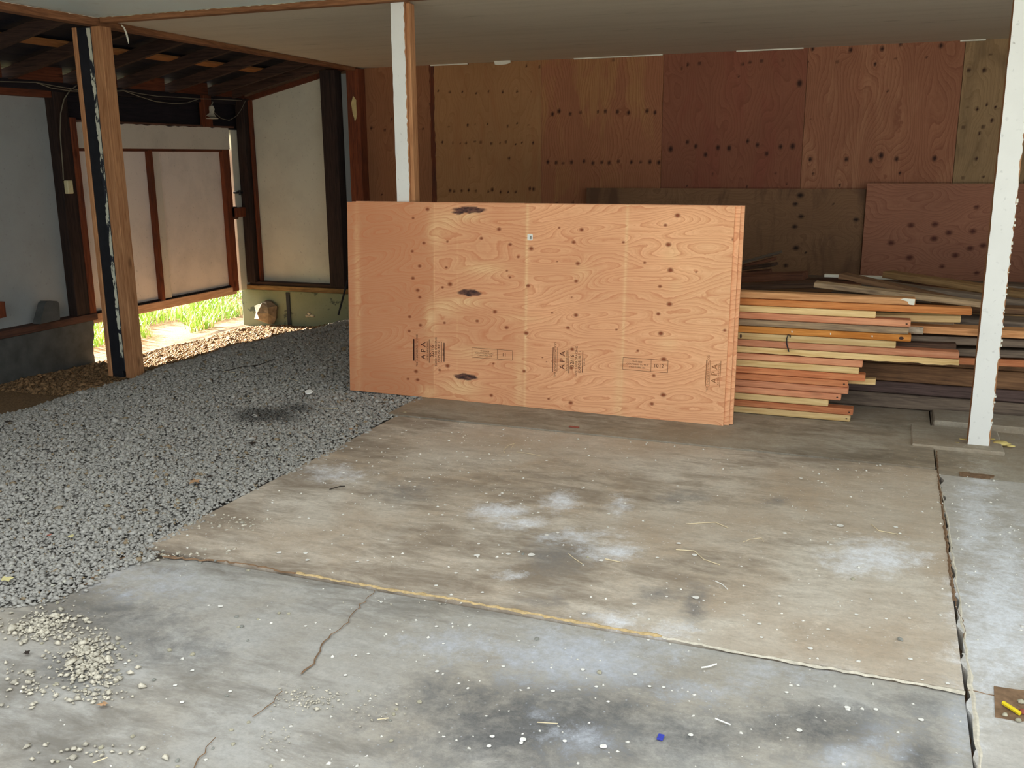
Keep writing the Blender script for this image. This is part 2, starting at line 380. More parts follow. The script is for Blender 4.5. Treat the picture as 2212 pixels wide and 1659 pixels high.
# ================================================================== SETTING
def height(x, y):
    def ss(a, b, t): t = np.clip((t-a)/(b-a), 0, 1); return t*t*(3-2*t)
    h = -0.19*ss(4.75, 5.75, -x)-0.05*ss(5.8, 8.8, y)*ss(2.8, 4.5, -x)-0.05*ss(5.5, 6.5, -x)
    h = h+0.012*np.sin(x*3.1+y*1.7)*ss(2.9, 3.6, -x)+0.006*np.sin(x*9+y*7.3)*ss(2.9, 3.6, -x)
    return h-0.004
def gravel_edge(y):                                  # x of the slab's edge at depth y
    return -2.66+0.02*math.sin(y*5)+0.012*math.sin(y*17) - (0.07 if y > 4.95 else 0)

floor = tag(empty('floor'), kind='structure')
def attr_grid(name, poly_fn, x0, x1, y0, y1, z, res, mat, T=0.25):
    nx = int((x1-x0)/res); ny = int((y1-y0)/res)
    X, Y = np.meshgrid(np.linspace(x0, x1, nx+1), np.linspace(y0, y1, ny+1))
    if poly_fn: X, Y = poly_fn(X, Y)
    Z = np.full_like(X, z); co = np.stack([X.ravel(), Y.ravel(), Z.ravel()], 1)
    ii = np.arange((nx+1)*(ny+1)).reshape(ny+1, nx+1)
    q = np.stack([ii[:-1, :-1], ii[:-1, 1:], ii[1:, 1:], ii[1:, :-1]], -1).reshape(-1, 4).tolist()
    rim = list(ii[0, :])+list(ii[1:, -1])+list(ii[-1, ::-1][1:])+list(ii[::-1, 0][1:-1])
    k = len(co); low = co[rim].copy(); low[:, 2] -= T; n = len(rim)
    fs = q+[[rim[i], k+i, k+(i+1) % n, rim[(i+1) % n]] for i in range(n)]
    me = bpy.data.meshes.new(name); me.from_pydata(np.vstack([co, low]).tolist(), [], fs); me.materials.append(mat)
    P = np.vstack([co, low]); d = P-CP; zz = np.maximum(d@FF, 0.3); px = 1106+F*(d@RR)/zz; py = 829.5-F*(d@UU)/zz
    for nm in ('brownv', 'darkv', 'chalkv'):
        v = np.zeros(len(P))
        for (bx, by, rx, ry, s) in STAINS[nm]: v = np.maximum(v, s*np.exp(-((px-bx)/rx)**2-((py-by)/ry)**2))
        a = me.attributes.new(nm, 'FLOAT', 'POINT'); a.data.foreach_set('value', v.astype(np.float32))
    me.update(); return link(name, me, floor)
# stain patches of the floor, measured on the photograph and laid on the slabs
STAINS = dict(
  brownv=[(1200, 1240, 130, 70, .95), (1150, 1180, 120, 50, .8), (880, 1250, 300, 40, .8), (600, 1225, 200, 26, .8), (760, 960, 110, 50, .8), (640, 1030, 120, 50, .8), (880, 910, 130, 22, .8),
          (480, 1120, 120, 45, .8), (320, 1195, 170, 34, 1.0), (150, 1300, 110, 70, .9), (100, 1600, 200, 90, .8), (60, 1480, 120, 60, .7), (1480, 1230, 260, 60, .5), (1150, 1060, 500, 60, .5), (1000, 1170, 260, 50, .6), (1220, 1210, 90, 60, 1.0), (1800, 990, 260, 24, .8), (1000, 1310, 300, 30, .7), (1400, 1070, 200, 30, .5), (450, 1480, 200, 70, .5), (200, 1560, 260, 60, .5),
          (1750, 1160, 120, 30, .4), (1300, 905, 260, 30, .45), (1800, 925, 200, 24, .5), (700, 1620, 120, 40, .6)],
  darkv=[(1180, 1570, 300, 110, .95), (1020, 1520, 180, 70, .7), (1480, 1590, 200, 70, .6), (1990, 1640, 60, 70, .9), (1780, 1570, 240, 60, .7), (170, 1440, 70, 60, .7), (260, 1330, 170, 45, .6), (1500, 1310, 26, 44, .9),
         (1420, 1285, 60, 22, .6), (1200, 1200, 80, 50, .65), (870, 1060, 80, 26, .5), (1480, 1075, 60, 16, .6), (1670, 1085, 30, 12, .6), (1180, 1300, 60, 14, .6), (340, 1390, 160, 50, .55), (1990, 1520, 120, 60, .4), (1260, 1330, 30, 10, .5), (780, 1560, 90, 40, .35)],
  chalkv=[(1250, 1420, 190, 60, .75), (980, 1390, 120, 40, .5), (1080, 1105, 60, 18, .85), (1210, 1085, 36, 22, .8), (1320, 1190, 60, 18, .8), (1890, 1205, 100, 36, .85), (1340, 1095, 24, 26, .6), (720, 1022, 70, 22, .5), (1130, 1130, 50, 16, .7),
          (2160, 1330, 90, 190, .8), (2110, 1120, 46, 120, .6), (1500, 1500, 100, 30, .4), (1330, 1340, 60, 20, .6), (320, 1260, 150, 40, .35), (1650, 1460, 160, 30, .35), (1250, 1600, 90, 40, .45), (1830, 1640, 60, 30, .6),
          (1930, 1600, 90, 60, .3), (2080, 1560, 40, 100, .5), (1100, 1240, 40, 12, .5), (1250, 1160, 90, 20, .5), (1450, 1360, 60, 20, .6), (1180, 1540, 40, 20, .4)])
def s2(X, Y):                                        # rounded left corner of the front slab
    L = -2.64-1.2*np.clip((2.3-Y)/0.5, 0, 1)**1.6+0.28*np.clip((Y-2.5)/0.245, 0, 1)**2*0.6
    t = (X+3.9)/(0.292+3.9); return L+(0.292-L)*t, Y
attr_grid('slab', None, -2.66, 0.292, 2.758, 4.868, 0.0, 0.03, M['conc_main'])
attr_grid('slab', s2, -3.9, 0.292, -0.8, 2.745, -0.006, 0.035, M['conc_front'])
attr_grid('slab', None, -2.73, 0.284, 4.878, 8.8, 0.006, 0.05, M['conc_back'])
def s4(X, Y):
    k = np.clip((0.42-X)/0.12, 0, 1); return X+k*0.008*np.sin(Y*23)+k*0.006*np.sin(Y*51), Y
attr_grid('slab', s4, 0.304, 3.6, -0.8, 4.80, 0.0, 0.03, M['conc_right'])
attr_grid('slab', None, 0.292, 3.6, 4.815, 8.8, -0.002, 0.06, M['conc_back'])
bed = MB().box(-3.8, 3.7, -0.9, 9.0, -0.4, -0.06).build('subgrade', M['crack'], floor)
# raised footing blocks by the right hand post
for (x0, x1, y0, y1, z) in ((0.18, 0.62, 5.24, 5.66, 0.016), (0.30, 0.92, 5.70, 5.97, 0.035)):
    part('footing_block', M['conc_back'], floor, x0, x1, y0, y1, -0.05, z, b=0.006)
p0 = at(2, 0, 2072, 1022); p1 = at(2, 0, 2135, 1034)
MB().prism(ragged([(p0[0], p0[1]-.04), (p1[0], p0[1]-.05), (p1[0]+.03, p0[1]+.01), (p0[0], p0[1]+.02)], 0.006, 0.02), 2, -0.002, 0.0025).build('chipped_patch', M['crack'], floor)
def ribbon(name, px, wid, mat, z=0.003, amp=0.006, th=0.004, step=0.02):
    P = [tuple(at(2, 0, *p)[:2]) for p in px]; P = ragged(P, amp, step); L = []; R = []
    for i, p in enumerate(P):
        a = Vector(P[max(i-1, 0)]); b = Vector(P[min(i+1, len(P)-1)]); t = (b-a).normalized(); n = Vector((-t.y, t.x))
        wv = (wid[0]+(wid[1]-wid[0])*i/len(P))*random.uniform(0.5, 1.4)/2
        L.append(Vector(p)+n*wv); R.append(Vector(p)-n*wv)
    vs = []; fs = []
    for a, b in zip(L, R): vs += [(a.x, a.y, z-th), ((a.x+b.x)/2, (a.y+b.y)/2, z), (b.x, b.y, z-th)]
    for i in range(len(L)-1):
        k = 3*i; fs += [(k, k+3, k+4, k+1), (k+1, k+4, k+5, k+2)]
    return link(name, mesh(name, vs, fs, mat), floor)
ribbon('crack', [(808, 1275), (780, 1305), (745, 1350), (715, 1370), (690, 1405), (678, 1432), (650, 1455)], (0.002, 0.006), M['crack'], 0.0005, 0.008, 0.002)
ribbon('crack', [(608, 1492), (590, 1515), (560, 1535), (545, 1548)], (0.002, 0.004), M['crack'], 0.0005, 0.006, 0.002)
ribbon('crack', [(470, 1592), (440, 1625), (420, 1659), (405, 1690)], (0.002, 0.004), M['crack'], 0.0005, 0.008, 0.002)
ribbon('crack', [(385, 1200), (300, 1195), (230, 1215), (180, 1262)], (0.006, 0.016), M['crack'], 0.001, 0.012, 0.003)
ribbon('crack', [(2090, 1490), (2150, 1500), (2212, 1515), (2300, 1530)], (0.008, 0.012), M['crack'], 0.0015, 0.008, 0.002)
ribbon('crack', [(2050, 1240), (2062, 1290), (2078, 1340), (2086, 1390)], (0.002, 0.004), M['crack'], 0.0015, 0.005, 0.002)
ribbon('joint_filler', [(640, 1238), (809, 1268), (980, 1294), (1296, 1353), (1430, 1375)], (0.016, 0.02), M['filler_tan'], 0.004, 0.006)
ribbon('joint_filler', [(1430, 1377), (1643, 1417), (1900, 1463), (2085, 1497)], (0.014, 0.022), M['filler_white'], 0.004, 0.005)
ribbon('joint_filler', [(350, 1203), (500, 1214), (640, 1238)], (0.012, 0.014), M['crack'], 0.003, 0.008)
ribbon('joint_filler', [(2030, 1040), (2045, 1110), (2055, 1180), (2068, 1270), (2080, 1350), (2098, 1480), (2112, 1600), (2122, 1700)], (0.006, 0.016), M['filler_white'], 0.002, 0.004, 0.003, 0.05)
ribbon('joint_filler', [(2023, 975), (2028, 1040), (2040, 1130), (2052, 1230), (2063, 1300)], (0.008, 0.012), M['crack'], 0.0045, 0.002)
hole = at(2, 0, 2205, 1528)
MB().prism(ragged([(hole[0]-.07, hole[1]-.07), (hole[0]+.3, hole[1]-.06), (hole[0]+.3, hole[1]+.10), (hole[0]-.06, hole[1]+.09), (hole[0]-.07, hole[1]-.07)][:-1], .01), 2, 0.0, 0.003).build('broken_hole', M['crack'], floor)

# gravel, dirt and outdoor ground: one height field
def ground():
    xs = np.concatenate([np.arange(-16, -7, 0.25), np.arange(-7, -2.6, 0.05)]); ys = np.arange(-1, 14, 0.07)
    X, Y = np.meshgrid(xs, ys); Z = height(X, Y)
    Z = Z-0.006*rng.random(X.shape)+0.015*np.sin(X*2.2)*np.cos(Y*1.9)*(X < -6.6)
    Z = np.where(X > -2.74, -0.10, Z)
    front = (X > -2.62-1.2*np.clip((2.3-Y)/0.5, 0, 1)**1.6) & (Y < 2.74); Z = np.where(front, -0.06, Z)
    co = np.stack([X.ravel(), Y.ravel(), Z.ravel()], 1); ii = np.arange(X.size).reshape(X.shape)
    q = np.stack([ii[:-1, :-1], ii[:-1, 1:], ii[1:, 1:], ii[1:, :-1]], -1).reshape(-1, 4)
    me = bpy.data.meshes.new('ground'); me.from_pydata(co.tolist(), [], q.tolist()); me.materials.append(M['ground'])
    dirt = np.clip((-X-5.22+0.06*np.sin(Y*5))/0.08, 0, 1); a = me.attributes.new('dirt', 'FLOAT', 'POINT'); a.data.foreach_set('value', dirt.ravel().astype(np.float32))
    me.update(); o = link('ground', me); tag(o, kind='structure'); return o
ground()
DIRS = np.array([(1, 0, 0), (-1, 0, 0), (0, 1, 0), (0, -1, 0), (0, 0, 1), (0, 0, -1)], float)
OCT = np.array([(0, 2, 4), (2, 1, 4), (1, 3, 4), (3, 0, 4), (2, 0, 5), (1, 2, 5), (3, 1, 5), (0, 3, 5)])
def stones(name, P, R, colr, label, cat, mat=None):
    """many small irregular stones in one mesh. P (n,3), R (n), colr (n,3)"""
    n = len(P); a = rng.uniform(0, 6.28, n); ca, sa = np.cos(a), np.sin(a)
    V = DIRS[None]*rng.uniform(0.65, 1.2, (n, 6, 1))+rng.uniform(-0.22, 0.22, (n, 6, 3))
    V = V*R[:, None, None]*np.stack([np.full(n, 1.1), rng.uniform(0.7, 1, n), rng.uniform(0.45, 0.7, n)], 1)[:, None]
    x = V[..., 0]*ca[:, None]-V[..., 1]*sa[:, None]; y = V[..., 0]*sa[:, None]+V[..., 1]*ca[:, None]
    V = np.stack([x, y, V[..., 2]], -1)+P[:, None]
    Fc = (OCT[None]+np.arange(n)[:, None, None]*6).reshape(-1, 3)
    me = bpy.data.meshes.new(name); me.vertices.add(n*6); me.vertices.foreach_set('co', V.reshape(-1).astype(np.float32))
    me.loops.add(len(Fc)*3); me.loops.foreach_set('vertex_index', Fc.reshape(-1).astype(np.int32))
    me.polygons.add(len(Fc)); me.polygons.foreach_set('loop_start', np.arange(0, len(Fc)*3, 3, dtype=np.int32)); me.update(calc_edges=True)
    me.materials.append(mat or M['stones'])
    c = me.attributes.new('col', 'FLOAT_COLOR', 'POINT'); cc = np.ones((n, 6, 4)); cc[..., :3] = colr[:, None]
    c.data.foreach_set('color', cc.reshape(-1).astype(np.float32))
    o = link(name, me); tag(o, label, cat, kind='stuff'); return o
def edge_x(y): return -2.66+0.025*np.sin(y*5)+0.015*np.sin(y*17)-0.07*(y > 4.95)
def gravel():
    N = 190000; y = 1.2+7.42*rng.random(N)**1.25; x = -5.3+2.75*rng.random(N)
    lim = np.where(y > 2.745, edge_x(y), -2.62-1.2*np.clip((2.3-y)/0.5, 0, 1)**1.6+.17*np.clip((y-2.5)/.245, 0, 1)**2)
    left = -1.75-(y-1.3)*1.15-0.25                      # left side of the frame
    keep = (x < lim+rng.normal(0, 0.018, N)) & (x > np.minimum(left, -2.9))
    d = np.hypot(x, y); keep &= rng.random(N) < np.clip(3.6/d, 0.3, 1)**0.6
    x, y, d = x[keep], y[keep], d[keep]; n = len(x)
    R = rng.lognormal(math.log(0.0092), 0.30, n)*np.clip(0.85+0.05*d, 1, 1.5)
    z = height(x, y)+R*rng.uniform(0.05, 0.45, n)
    g = rng.uniform(0.78, 1.12, n)[:, None]; base = np.array(C(176, 173, 165))[None]*g
    lt = rng.random(n) < 0.012; base[lt] = np.array(C(196, 194, 180)); wr = rng.random(n) < 0.03; base[wr] = np.array(C(150, 132, 104))
    px, py = 1106+F*((np.stack([x, y, z], 1)-CP)@RR)/((np.stack([x, y, z], 1)-CP)@FF), 829.5-F*((np.stack([x, y, z], 1)-CP)@UU)/((np.stack([x, y, z], 1)-CP)@FF)
    wet = np.maximum(np.exp(-((px-575)/75)**4-((py-897)/17)**4), np.exp(-((px-640)/40)**2-((py-882)/10)**2)); base = base*(1-0.72*wet*(rng.random(n) < 0.95))[:, None]
    stones('gravel_bed', np.stack([x, y, z], 1), R, base, 'grey crushed gravel spread over the ground left of the concrete', 'gravel')
gravel()
def spill():
    C0 = [(190, 1420, 60, 55, 520), (200, 1500, 60, 20, 60), (60, 1480, 50, 40, 60), (660, 1510, 70, 22, 160), (360, 1195, 120, 12, 60), (110, 1340, 60, 22, 220), (500, 1130, 70, 12, 90),
          (180, 1620, 90, 20, 30), (820, 1530, 60, 30, 30), (600, 1590, 50, 20, 30), (60, 1360, 60, 20, 160), (1000, 1300, 380, 5, 30)]
    P = []; R = []
    for (a, b, ra, rb, n) in C0:
        for _ in range(n):
            p = at(2, 0, a+random.gauss(0, ra*.6), b+random.gauss(0, rb*.6)); P.append((p[0], p[1], 0.0)); R.append(random.lognormvariate(math.log(0.0066), .4) if a < 600 else random.lognormvariate(math.log(0.0032), .4))
    P = np.array(P); R = np.array(R); P[:, 2] = R*0.25-0.003
    col = np.array(C(214, 206, 186))[None]*rng.uniform(.7, 1.15, len(R))[:, None]
    stones('gravel_spill', P, R, col, 'small loose gravel chips spilled across the left of the concrete slab', 'gravel')
spill()
def dirtclods():
    n = 20000; x = -6.48+1.4*rng.random(n); y = 5.2+3.42*rng.random(n)
    k = (x < -5.15+rng.normal(0, .05, n)); x, y = x[k], y[k]; n = len(x)
    R = rng.lognormal(math.log(0.009), 0.45, n); col = np.array(C(158, 124, 86))[None]*rng.uniform(.4, 1.35, n)[:, None]
    stones('dirt_litter', np.stack([x, y, height(x, y)+R*.2], 1), R, col, 'brown crumbly dirt and bark litter lying under the hanging gate', 'dirt')
dirtclods()
def grass():
    n = 34000; x = -6.85-7.0*rng.random(n)**1.5; y = 5.0+8.0*rng.random(n)
    cl = np.sin(x*3.3+1)*np.sin(y*2.9)+0.5*np.sin(x*7.1+y*5.3); k = (cl > -0.45) & ((x < -7.05) | (cl > 0.5)) ; x, y = x[k], y[k]; n = len(x)
    h = rng.uniform(0.05, 0.15, n)*np.where(rng.random(n) < .2, 1.6, 1); a = rng.uniform(0, 6.28, n); ln = rng.uniform(0.2, 0.9, n)*h; wd = 0.004+0.003*rng.random(n)
    dx, dy = np.cos(a), np.sin(a); z = height(x, y)-0.01; P = lambda s, t, f: np.stack([x+dx*ln*s-dy*wd*t, y+dy*ln*s+dx*wd*t, z+h*f], 1)
    V = np.stack([P(0, -1, 0), P(0, 1, 0), P(.35, .9, .6), P(.35, -.9, .6), P(1, 0, 1.0)], 1)
    me = bpy.data.meshes.new('grass'); k0 = (np.arange(n)*5)[:, None]
    fs = [tuple(f) for f in (np.array([0, 1, 2, 3])+k0).tolist()]+[tuple(f) for f in (np.array([3, 2, 4])+k0).tolist()]
    me.from_pydata(V.reshape(-1, 3).tolist(), [], fs); me.materials.append(M['grass'])
    base = np.array(C(132, 172, 52))[None]*rng.uniform(.6, 1.35, n)[:, None]; dry = rng.random(n) < .22; base[dry] = np.array(C(214, 200, 150))
    cc = np.ones((n, 5, 4)); cc[..., :3] = base[:, None]; c = me.attributes.new('col', 'FLOAT_COLOR', 'POINT'); c.data.foreach_set('color', cc.reshape(-1).astype(np.float32))
    me.update(); tag(link('grass', me), 'sunlit green grass growing outside below the hanging gate', 'grass', kind='stuff')
grass()
tag(MB().box(-3.9, 12, -30, -0.85, -0.3, -0.02).build('ground', M['bounce_ground_out']), kind='structure')

# ceiling
ceiling = tag(empty('ceiling'), kind='structure')
part('panel', M['ceil_front'], ceiling, -5.16, 3.6, 2.4, 5.31, 2.425, 2.44, b=0)
rear = MB()
rear.add([(-5.06, 5.38, 2.412), (3.6, 5.38, 2.412), (3.6, 8.8, 2.372), (-5.06, 8.8, 2.372), (-5.06, 5.38, 2.43), (3.6, 5.38, 2.43), (3.6, 8.8, 2.39), (-5.06, 8.8, 2.39)],
         [(0, 3, 2, 1), (4, 5, 6, 7), (0, 1, 5, 4), (1, 2, 6, 5), (2, 3, 7, 6), (3, 0, 4, 7)])
rear.build('panel', M['ceil_rear'], ceiling)
# beam along the post row
b1 = tag(MB().box(-5.05, 3.6, 5.32, 5.385, 2.392, 2.60, b=.004).build('ceiling_beam', M['fir_brown']), 'thin brown wooden beam crossing the ceiling above the row of three posts', 'beam')
# beam over the side bay (runs towards the back)
bm = MB(); bm.add([(x, y, z) for y, zb in ((2.4, 2.385), (5.3, 2.372), (8.66, 2.345)) for x, z in ((-5.14, zb), (-5.055, zb), (-5.055, 2.56), (-5.14, 2.56))],
                  [(0, 1, 2, 3)]+[(k+i, k+(i+1) % 4+0, k+4+(i+1) % 4, k+4+i) for k in (0, 4) for i in range(4)]+[(11, 10, 9, 8)])
tag(bm.build('ceiling_beam', M['beam_brown']), 'long brown wooden beam running back along the open side bay', 'beam')
# torn paint edge on the ceiling and along the beams
pe = empty('paint_edge', (-5.1, 5.0, 2.4)); tag(pe, 'ragged white strip of torn paint along the ceiling edge at the left post', 'paint')
def strip3(name, A, B, wid, amp, mat, par, drop=0.004):
    A = Vector(A); B = Vector(B); n = max(3, int((B-A).length/0.02)); vs = []; fs = []; t = (B-A).normalized(); s = t.cross(Vector((0, 0, 1))).normalized()
    for i in range(n+1):
        p = A.lerp(B, i/n); w0 = wid*random.uniform(0.25, 1)*amp+wid*(1-amp); vs += [tuple(p+Vector((0, 0, .002))), tuple(p+s*w0-Vector((0, 0, drop*random.random())))]
    for i in range(n): fs.append((2*i, 2*i+1, 2*i+3, 2*i+2))
    me = mesh(name, vs, fs, mat); return link(name, me, par)
strip3('paint_strip', (-5.05, 5.30, 2.4205), (-2.6, 5.30, 2.4205), 0.012, .8, M['flake'], pe)
strip3('paint_strip', (-5.05, 5.31, 2.4205), (-5.05, 4.2, 2.4205), 0.014, .9, M['flake'], pe)
# short white caulk runs where the rear wall meets the ceiling
cau = empty('caulk_line', (-2, 8.78, 2.37)); tag(cau, 'broken line of white caulk between the plywood wall and the ceiling', 'caulk')
for a, b in ((1240, 1432), (1590, 1735), (2070, 2126), (930, 1010)):
    xa = at(1, 8.78, a, 130)[0]; xb = at(1, 8.78, b, 120)[0]; part('caulk_run', M['flake'], cau, xa, xb, 8.765, 8.785, 2.362, 2.374, b=.002)
xa = at(1, 8.74, 1070, 140)[0]; xb = at(1, 8.74, 1106, 140)[0]
MB().prism(ragged([(xa, 2.376), (xa+.01, 2.34), (xa+.10, 2.335), (xb, 2.352), (xb, 2.376)], .004), 1, 8.70, 8.712).build('paint_scrap', M['flake'])
tag(bpy.data.objects['paint_scrap'], 'small torn white scrap hanging where ceiling meets plywood wall', 'scrap')

# ---------------------------------------------------------------- back wall
YB = 8.8
wall_back = tag(empty('wall_back', (0, YB, 0)), kind='structure')
def kpix(L, x0, s=1.0, y=YB): return [(at(1, y, a, b)[0]-x0, at(1, y, a, b)[2], s*(q if q else 1)) for a, b, q in L]
def row(y, xs, q=1.0): return [(x, y+random.uniform(-4, 4), q*random.uniform(.7, 1.2)) for x in xs]
def wallpanel(x0, x1, mat, seed, spacing, knots, amp=1.0, dy=0.0):
    me = sheet_mesh('panel', x1-x0-0.004, 2.40, 0.015, mat, M['ply_edge'], 0.016, seed=seed, spacing=spacing, along='v', knots=kpix(knots, x0), amp=amp)
    o = link('panel', me); o.location = (x0+0.002, YB-0.012-dy, 0); o.parent = wall_back; o.matrix_parent_inverse = Matrix.Translation((0, -YB, 0)); return o
E1 = at(1, YB, 937, 300)[0]; E2 = at(1, YB, 1170, 300)[0]; E3 = at(1, YB, 1430, 300)[0]; E4 = at(1, YB, 1735, 300)[0]; E5 = at(1, YB, 2066, 300)[0]
wallpanel(-5.03, E1-0.01, M['pv1'], 3, 0.03, [(803, 277, 1.3), (832, 281, 1.2), (818, 258, .7), (847, 257, 1), (915, 278, 1), (905, 229, .6), (817, 222, .5), (930, 225, 1), (826, 420, .7)])
wallpanel(E1, E2, M['pv2'], 4, 0.05, row(199, (947, 972, 1000, 1030, 1056, 1087, 1118, 1147))+row(270, (970, 1011, 1028, 1053, 1098, 1117, 1143))+row(309, (956, 978, 994, 1007, 1026, 1039, 1062, 1080, 1093, 1114, 1128, 1152))
          + [(1014, 342, 1), (1100, 342, 1.2)]+row(411, (973, 982, 998, 1013, 1028, 1056, 1064, 1082, 1098, 1114, 1145, 1153), 1.3)+row(143, (1012, 1047, 1138, 1165)), .7)
wallpanel(E2, E3, M['pv3'], 5, 0.022, row(243, (1194, 1208, 1232, 1254, 1292, 1308, 1334, 1358, 1398, 1415), 1.4)+row(352, (1184, 1202, 1217, 1235, 1262, 1281, 1300, 1316, 1336, 1364, 1384, 1404, 1423), 1.4)+[(1203, 438, 1), (1238, 437, 1), (1355, 300, .6), (1325, 130, 1)], .7)
wallpanel(E3, E4, M['pv4'], 6, 0.045, [(1449, 322, 2), (1485, 307, 1.5), (1503, 316, 1.5), (1524, 334, 1.6), (1551, 319, 1.7), (1575, 320, 1.8), (1615, 305, 1.4), (1636, 313, 1.5), (1656, 332, 1.5), (1686, 317, 1.6), (1712, 316, 2),
          (1486, 140, 1.2), (1511, 137, 1.2), (1472, 148, .9), (1604, 139, 1.1), (1620, 135, 1.1), (1645, 132, 1.2), (1691, 131, .8), (1727, 180, 2.2), (1597, 165, .7), (1674, 375, .8), (1540, 376, .7)]+row(400, (1485, 1560, 1614, 1700), .8), .8)
wallpanel(E4, E5, M['pv5'], 9, 0.035, [(1750, 344, 1.6), (1828, 344, 1.6), (1881, 346, 1.8), (1903, 336, 2), (1936, 343, 1.6), (2018, 342, 1.8), (1837, 108, 1.6), (1905, 106, 1.6), (1945, 96, 1.3), (2032, 99, 1.6), (1890, 139, 1.2),
          (1808, 134, 1), (1755, 106, 1.4), (1934, 127, .9), (2000, 124, .9), (1744, 134, .8), (1916, 197, .9), (1757, 375, 1), (1943, 374, 1.1), (1813, 400, 1.1), (1857, 186, .6), (1752, 258, .7)], 1.3)
wallpanel(E5, 0.95, M['pv6'], 11, 0.04, [(2092, 152, 1.3), (2125, 152, 1.5), (2139, 118, .9), (2110, 236, 1.2), (2131, 226, 1), (2150, 232, 1), (2142, 260, 1.3), (2080, 275, 1.1), (2123, 274, 1.2), (2115, 288, 1.1), (2089, 231, .8), (2108, 343, 1.2), (2079, 384, 1), (2123, 382, 1), (2064, 265, 1), (2056, 369, .9)], 1.0)
wallpanel(0.95, 2.17, M['pv3'], 12, 0.03, [])
wallpanel(2.17, 3.6, M['pv4'], 13, 0.04, [])
# dark open joint between the first two panels
MB().prism(ragged([(E1-.022, 0.0), (E1-.022, 2.375)], .006, .05)+ragged([(E1+.022, 2.375), (E1+.022, 0.0)], .006, .05), 1, 8.782, 8.790).build('split_joint', M['red_brown'], wall_back)
# back wall of the side bay
XL = -6.53
def bayz(x): return 2.311+0.226*(x+5.46)
top = ragged([(-5.46, bayz(-5.46)+.01), (-6.40, bayz(-6.40)+.01)], 0.012, .04)
MB().prism([(-6.46, .17), (-5.40, .17)]+top, 1, 8.79, 8.80).build('siding_panel', M['white_panel_b'], wall_back)
part('siding_panel', M['grey_panel'], wall_back, -5.31, -5.15, 8.79, 8.80, .1, 2.33, b=0)
part('stud', M['dark_v'], wall_back, -5.47, -5.295, 8.66, 8.785, .19, 2.36)
part('stud', M['dark_v'], wall_back, -6.52, -6.415, 8.66, 8.785, .19, 2.11)
part('stud', M['red_brown'], wall_back, -6.41, -6.385, 8.73, 8.785, .19, 2.10)
part('corner_post', M['red_brown'], wall_back, -5.165, -5.025, 8.66, 8.79, -.2, 2.36)
part('sill_plate', M['sill'], wall_back, -6.60, -5.17, 8.66, 8.80, .115, .165, b=.004)
part('bottom_plate', M['dark_x'], wall_back, -6.50, -5.30, 8.68, 8.785, .165, .20, b=.003)
part('foundation', M['foundation'], wall_back, -6.62, -5.03, 8.67, 8.95, -.5, .115, b=.006)
MB().prism([(-6.60, bayz(-6.6)+.0), (-5.2, bayz(-5.2)+.0), (-5.2, bayz(-5.2)+.05), (-6.6, bayz(-6.6)+.05)], 1, 8.765, 8.79).build('trim_board', M['red_brown_y'], wall_back)
part('backing', M['wall_out'], wall_back, -6.7, 3.7, 8.81, 8.95, .12, 2.6, b=0)
st = at(1, 8.66, 638, 622); s3 = at(1, 8.66, 648, 682)
MB().box(-6.03, -5.985, 8.655, 8.668, -.3, .10, b=.003).build('strap', M['metal_dark'], wall_back)
rp = MB().prism(ragged([(-5.115, 2.03), (-5.09, 2.1), (-5.06, 2.06), (-5.055, 1.92), (-5.08, 1.86), (-5.1, 1.92), (-5.115, 2.03)][:-1], .004), 1, 8.653, 8.661).build('bare_patch', M['flake_yel'], wall_back)

# ---------------------------------------------------------------- left wall
wall_left = tag(empty('wall_left', (XL, 5, 0)), kind='structure')
WS = [(y0, y0+1.1) for y0 in (-.3, .9, 2.1)]
part('siding_panel', M['grey_panel'], wall_left, -6.61, -6.595, -.3, 4.05, .15, 2.02, b=0)
part('siding_panel', M['grey_panel'], wall_left, -6.61, -6.595, 4.05, 6.30, .15, 2.02, b=0)
for y in (1.2, 2.6, 4.02): part('stud', M['dark_v'], wall_left, -6.595, -6.50, y, y+.09, .19, 2.02)
part('stud', M['dark_v'], wall_left, -6.595, -6.50, 6.25, 6.395, .185, 2.05)
part('trimmer', M['red_brown'], wall_left, -6.60, -6.50, 6.40, 6.47, .13, 1.85)
part('sill_plate', M['sill_y'], wall_left, -6.62, -6.49, -.3, 6.47, .125, .185, b=.004)
MB().prism([(-.3, -.5), (6.40, -.5)]+ragged([(6.395, -.2), (6.43, .12)], .008, .03)+[(-.3, .125)], 0, -6.66, -6.51).build('foundation', M['foundation_l'], wall_left)
part('top_plate', M['dark_y'], wall_left, -6.62, -6.50, -.3, 8.79, 2.055, 2.125)
part('header', M['dark_y'], wall_left, -6.62, -6.565, 6.40, 8.79, 1.77, 2.055)
part('trim_strip', M['red_brown_y'], wall_left, -6.59, -6.51, -.3, 6.25, 2.0, 2.055)
part('cripple_stud', M['red_brown'], wall_left, -6.53, -6.46, 8.10, 8.21, 1.82, 2.12)
for y in (5.32, 5.92, 6.53, 7.14, 7.76, 8.36): part('blocking', M['red_brown_y'], wall_left, -6.56, -6.50, y, y+.46, 2.125, 2.27)
part('corner_stud', M['dark_v'], wall_left, -6.60, -6.50, 8.585, 8.66, .12, 2.06) if False else None
part('jamb', M['white_panel_b'], wall_left, -6.585, -6.53, 8.568, 8.78, .115, 1.80)

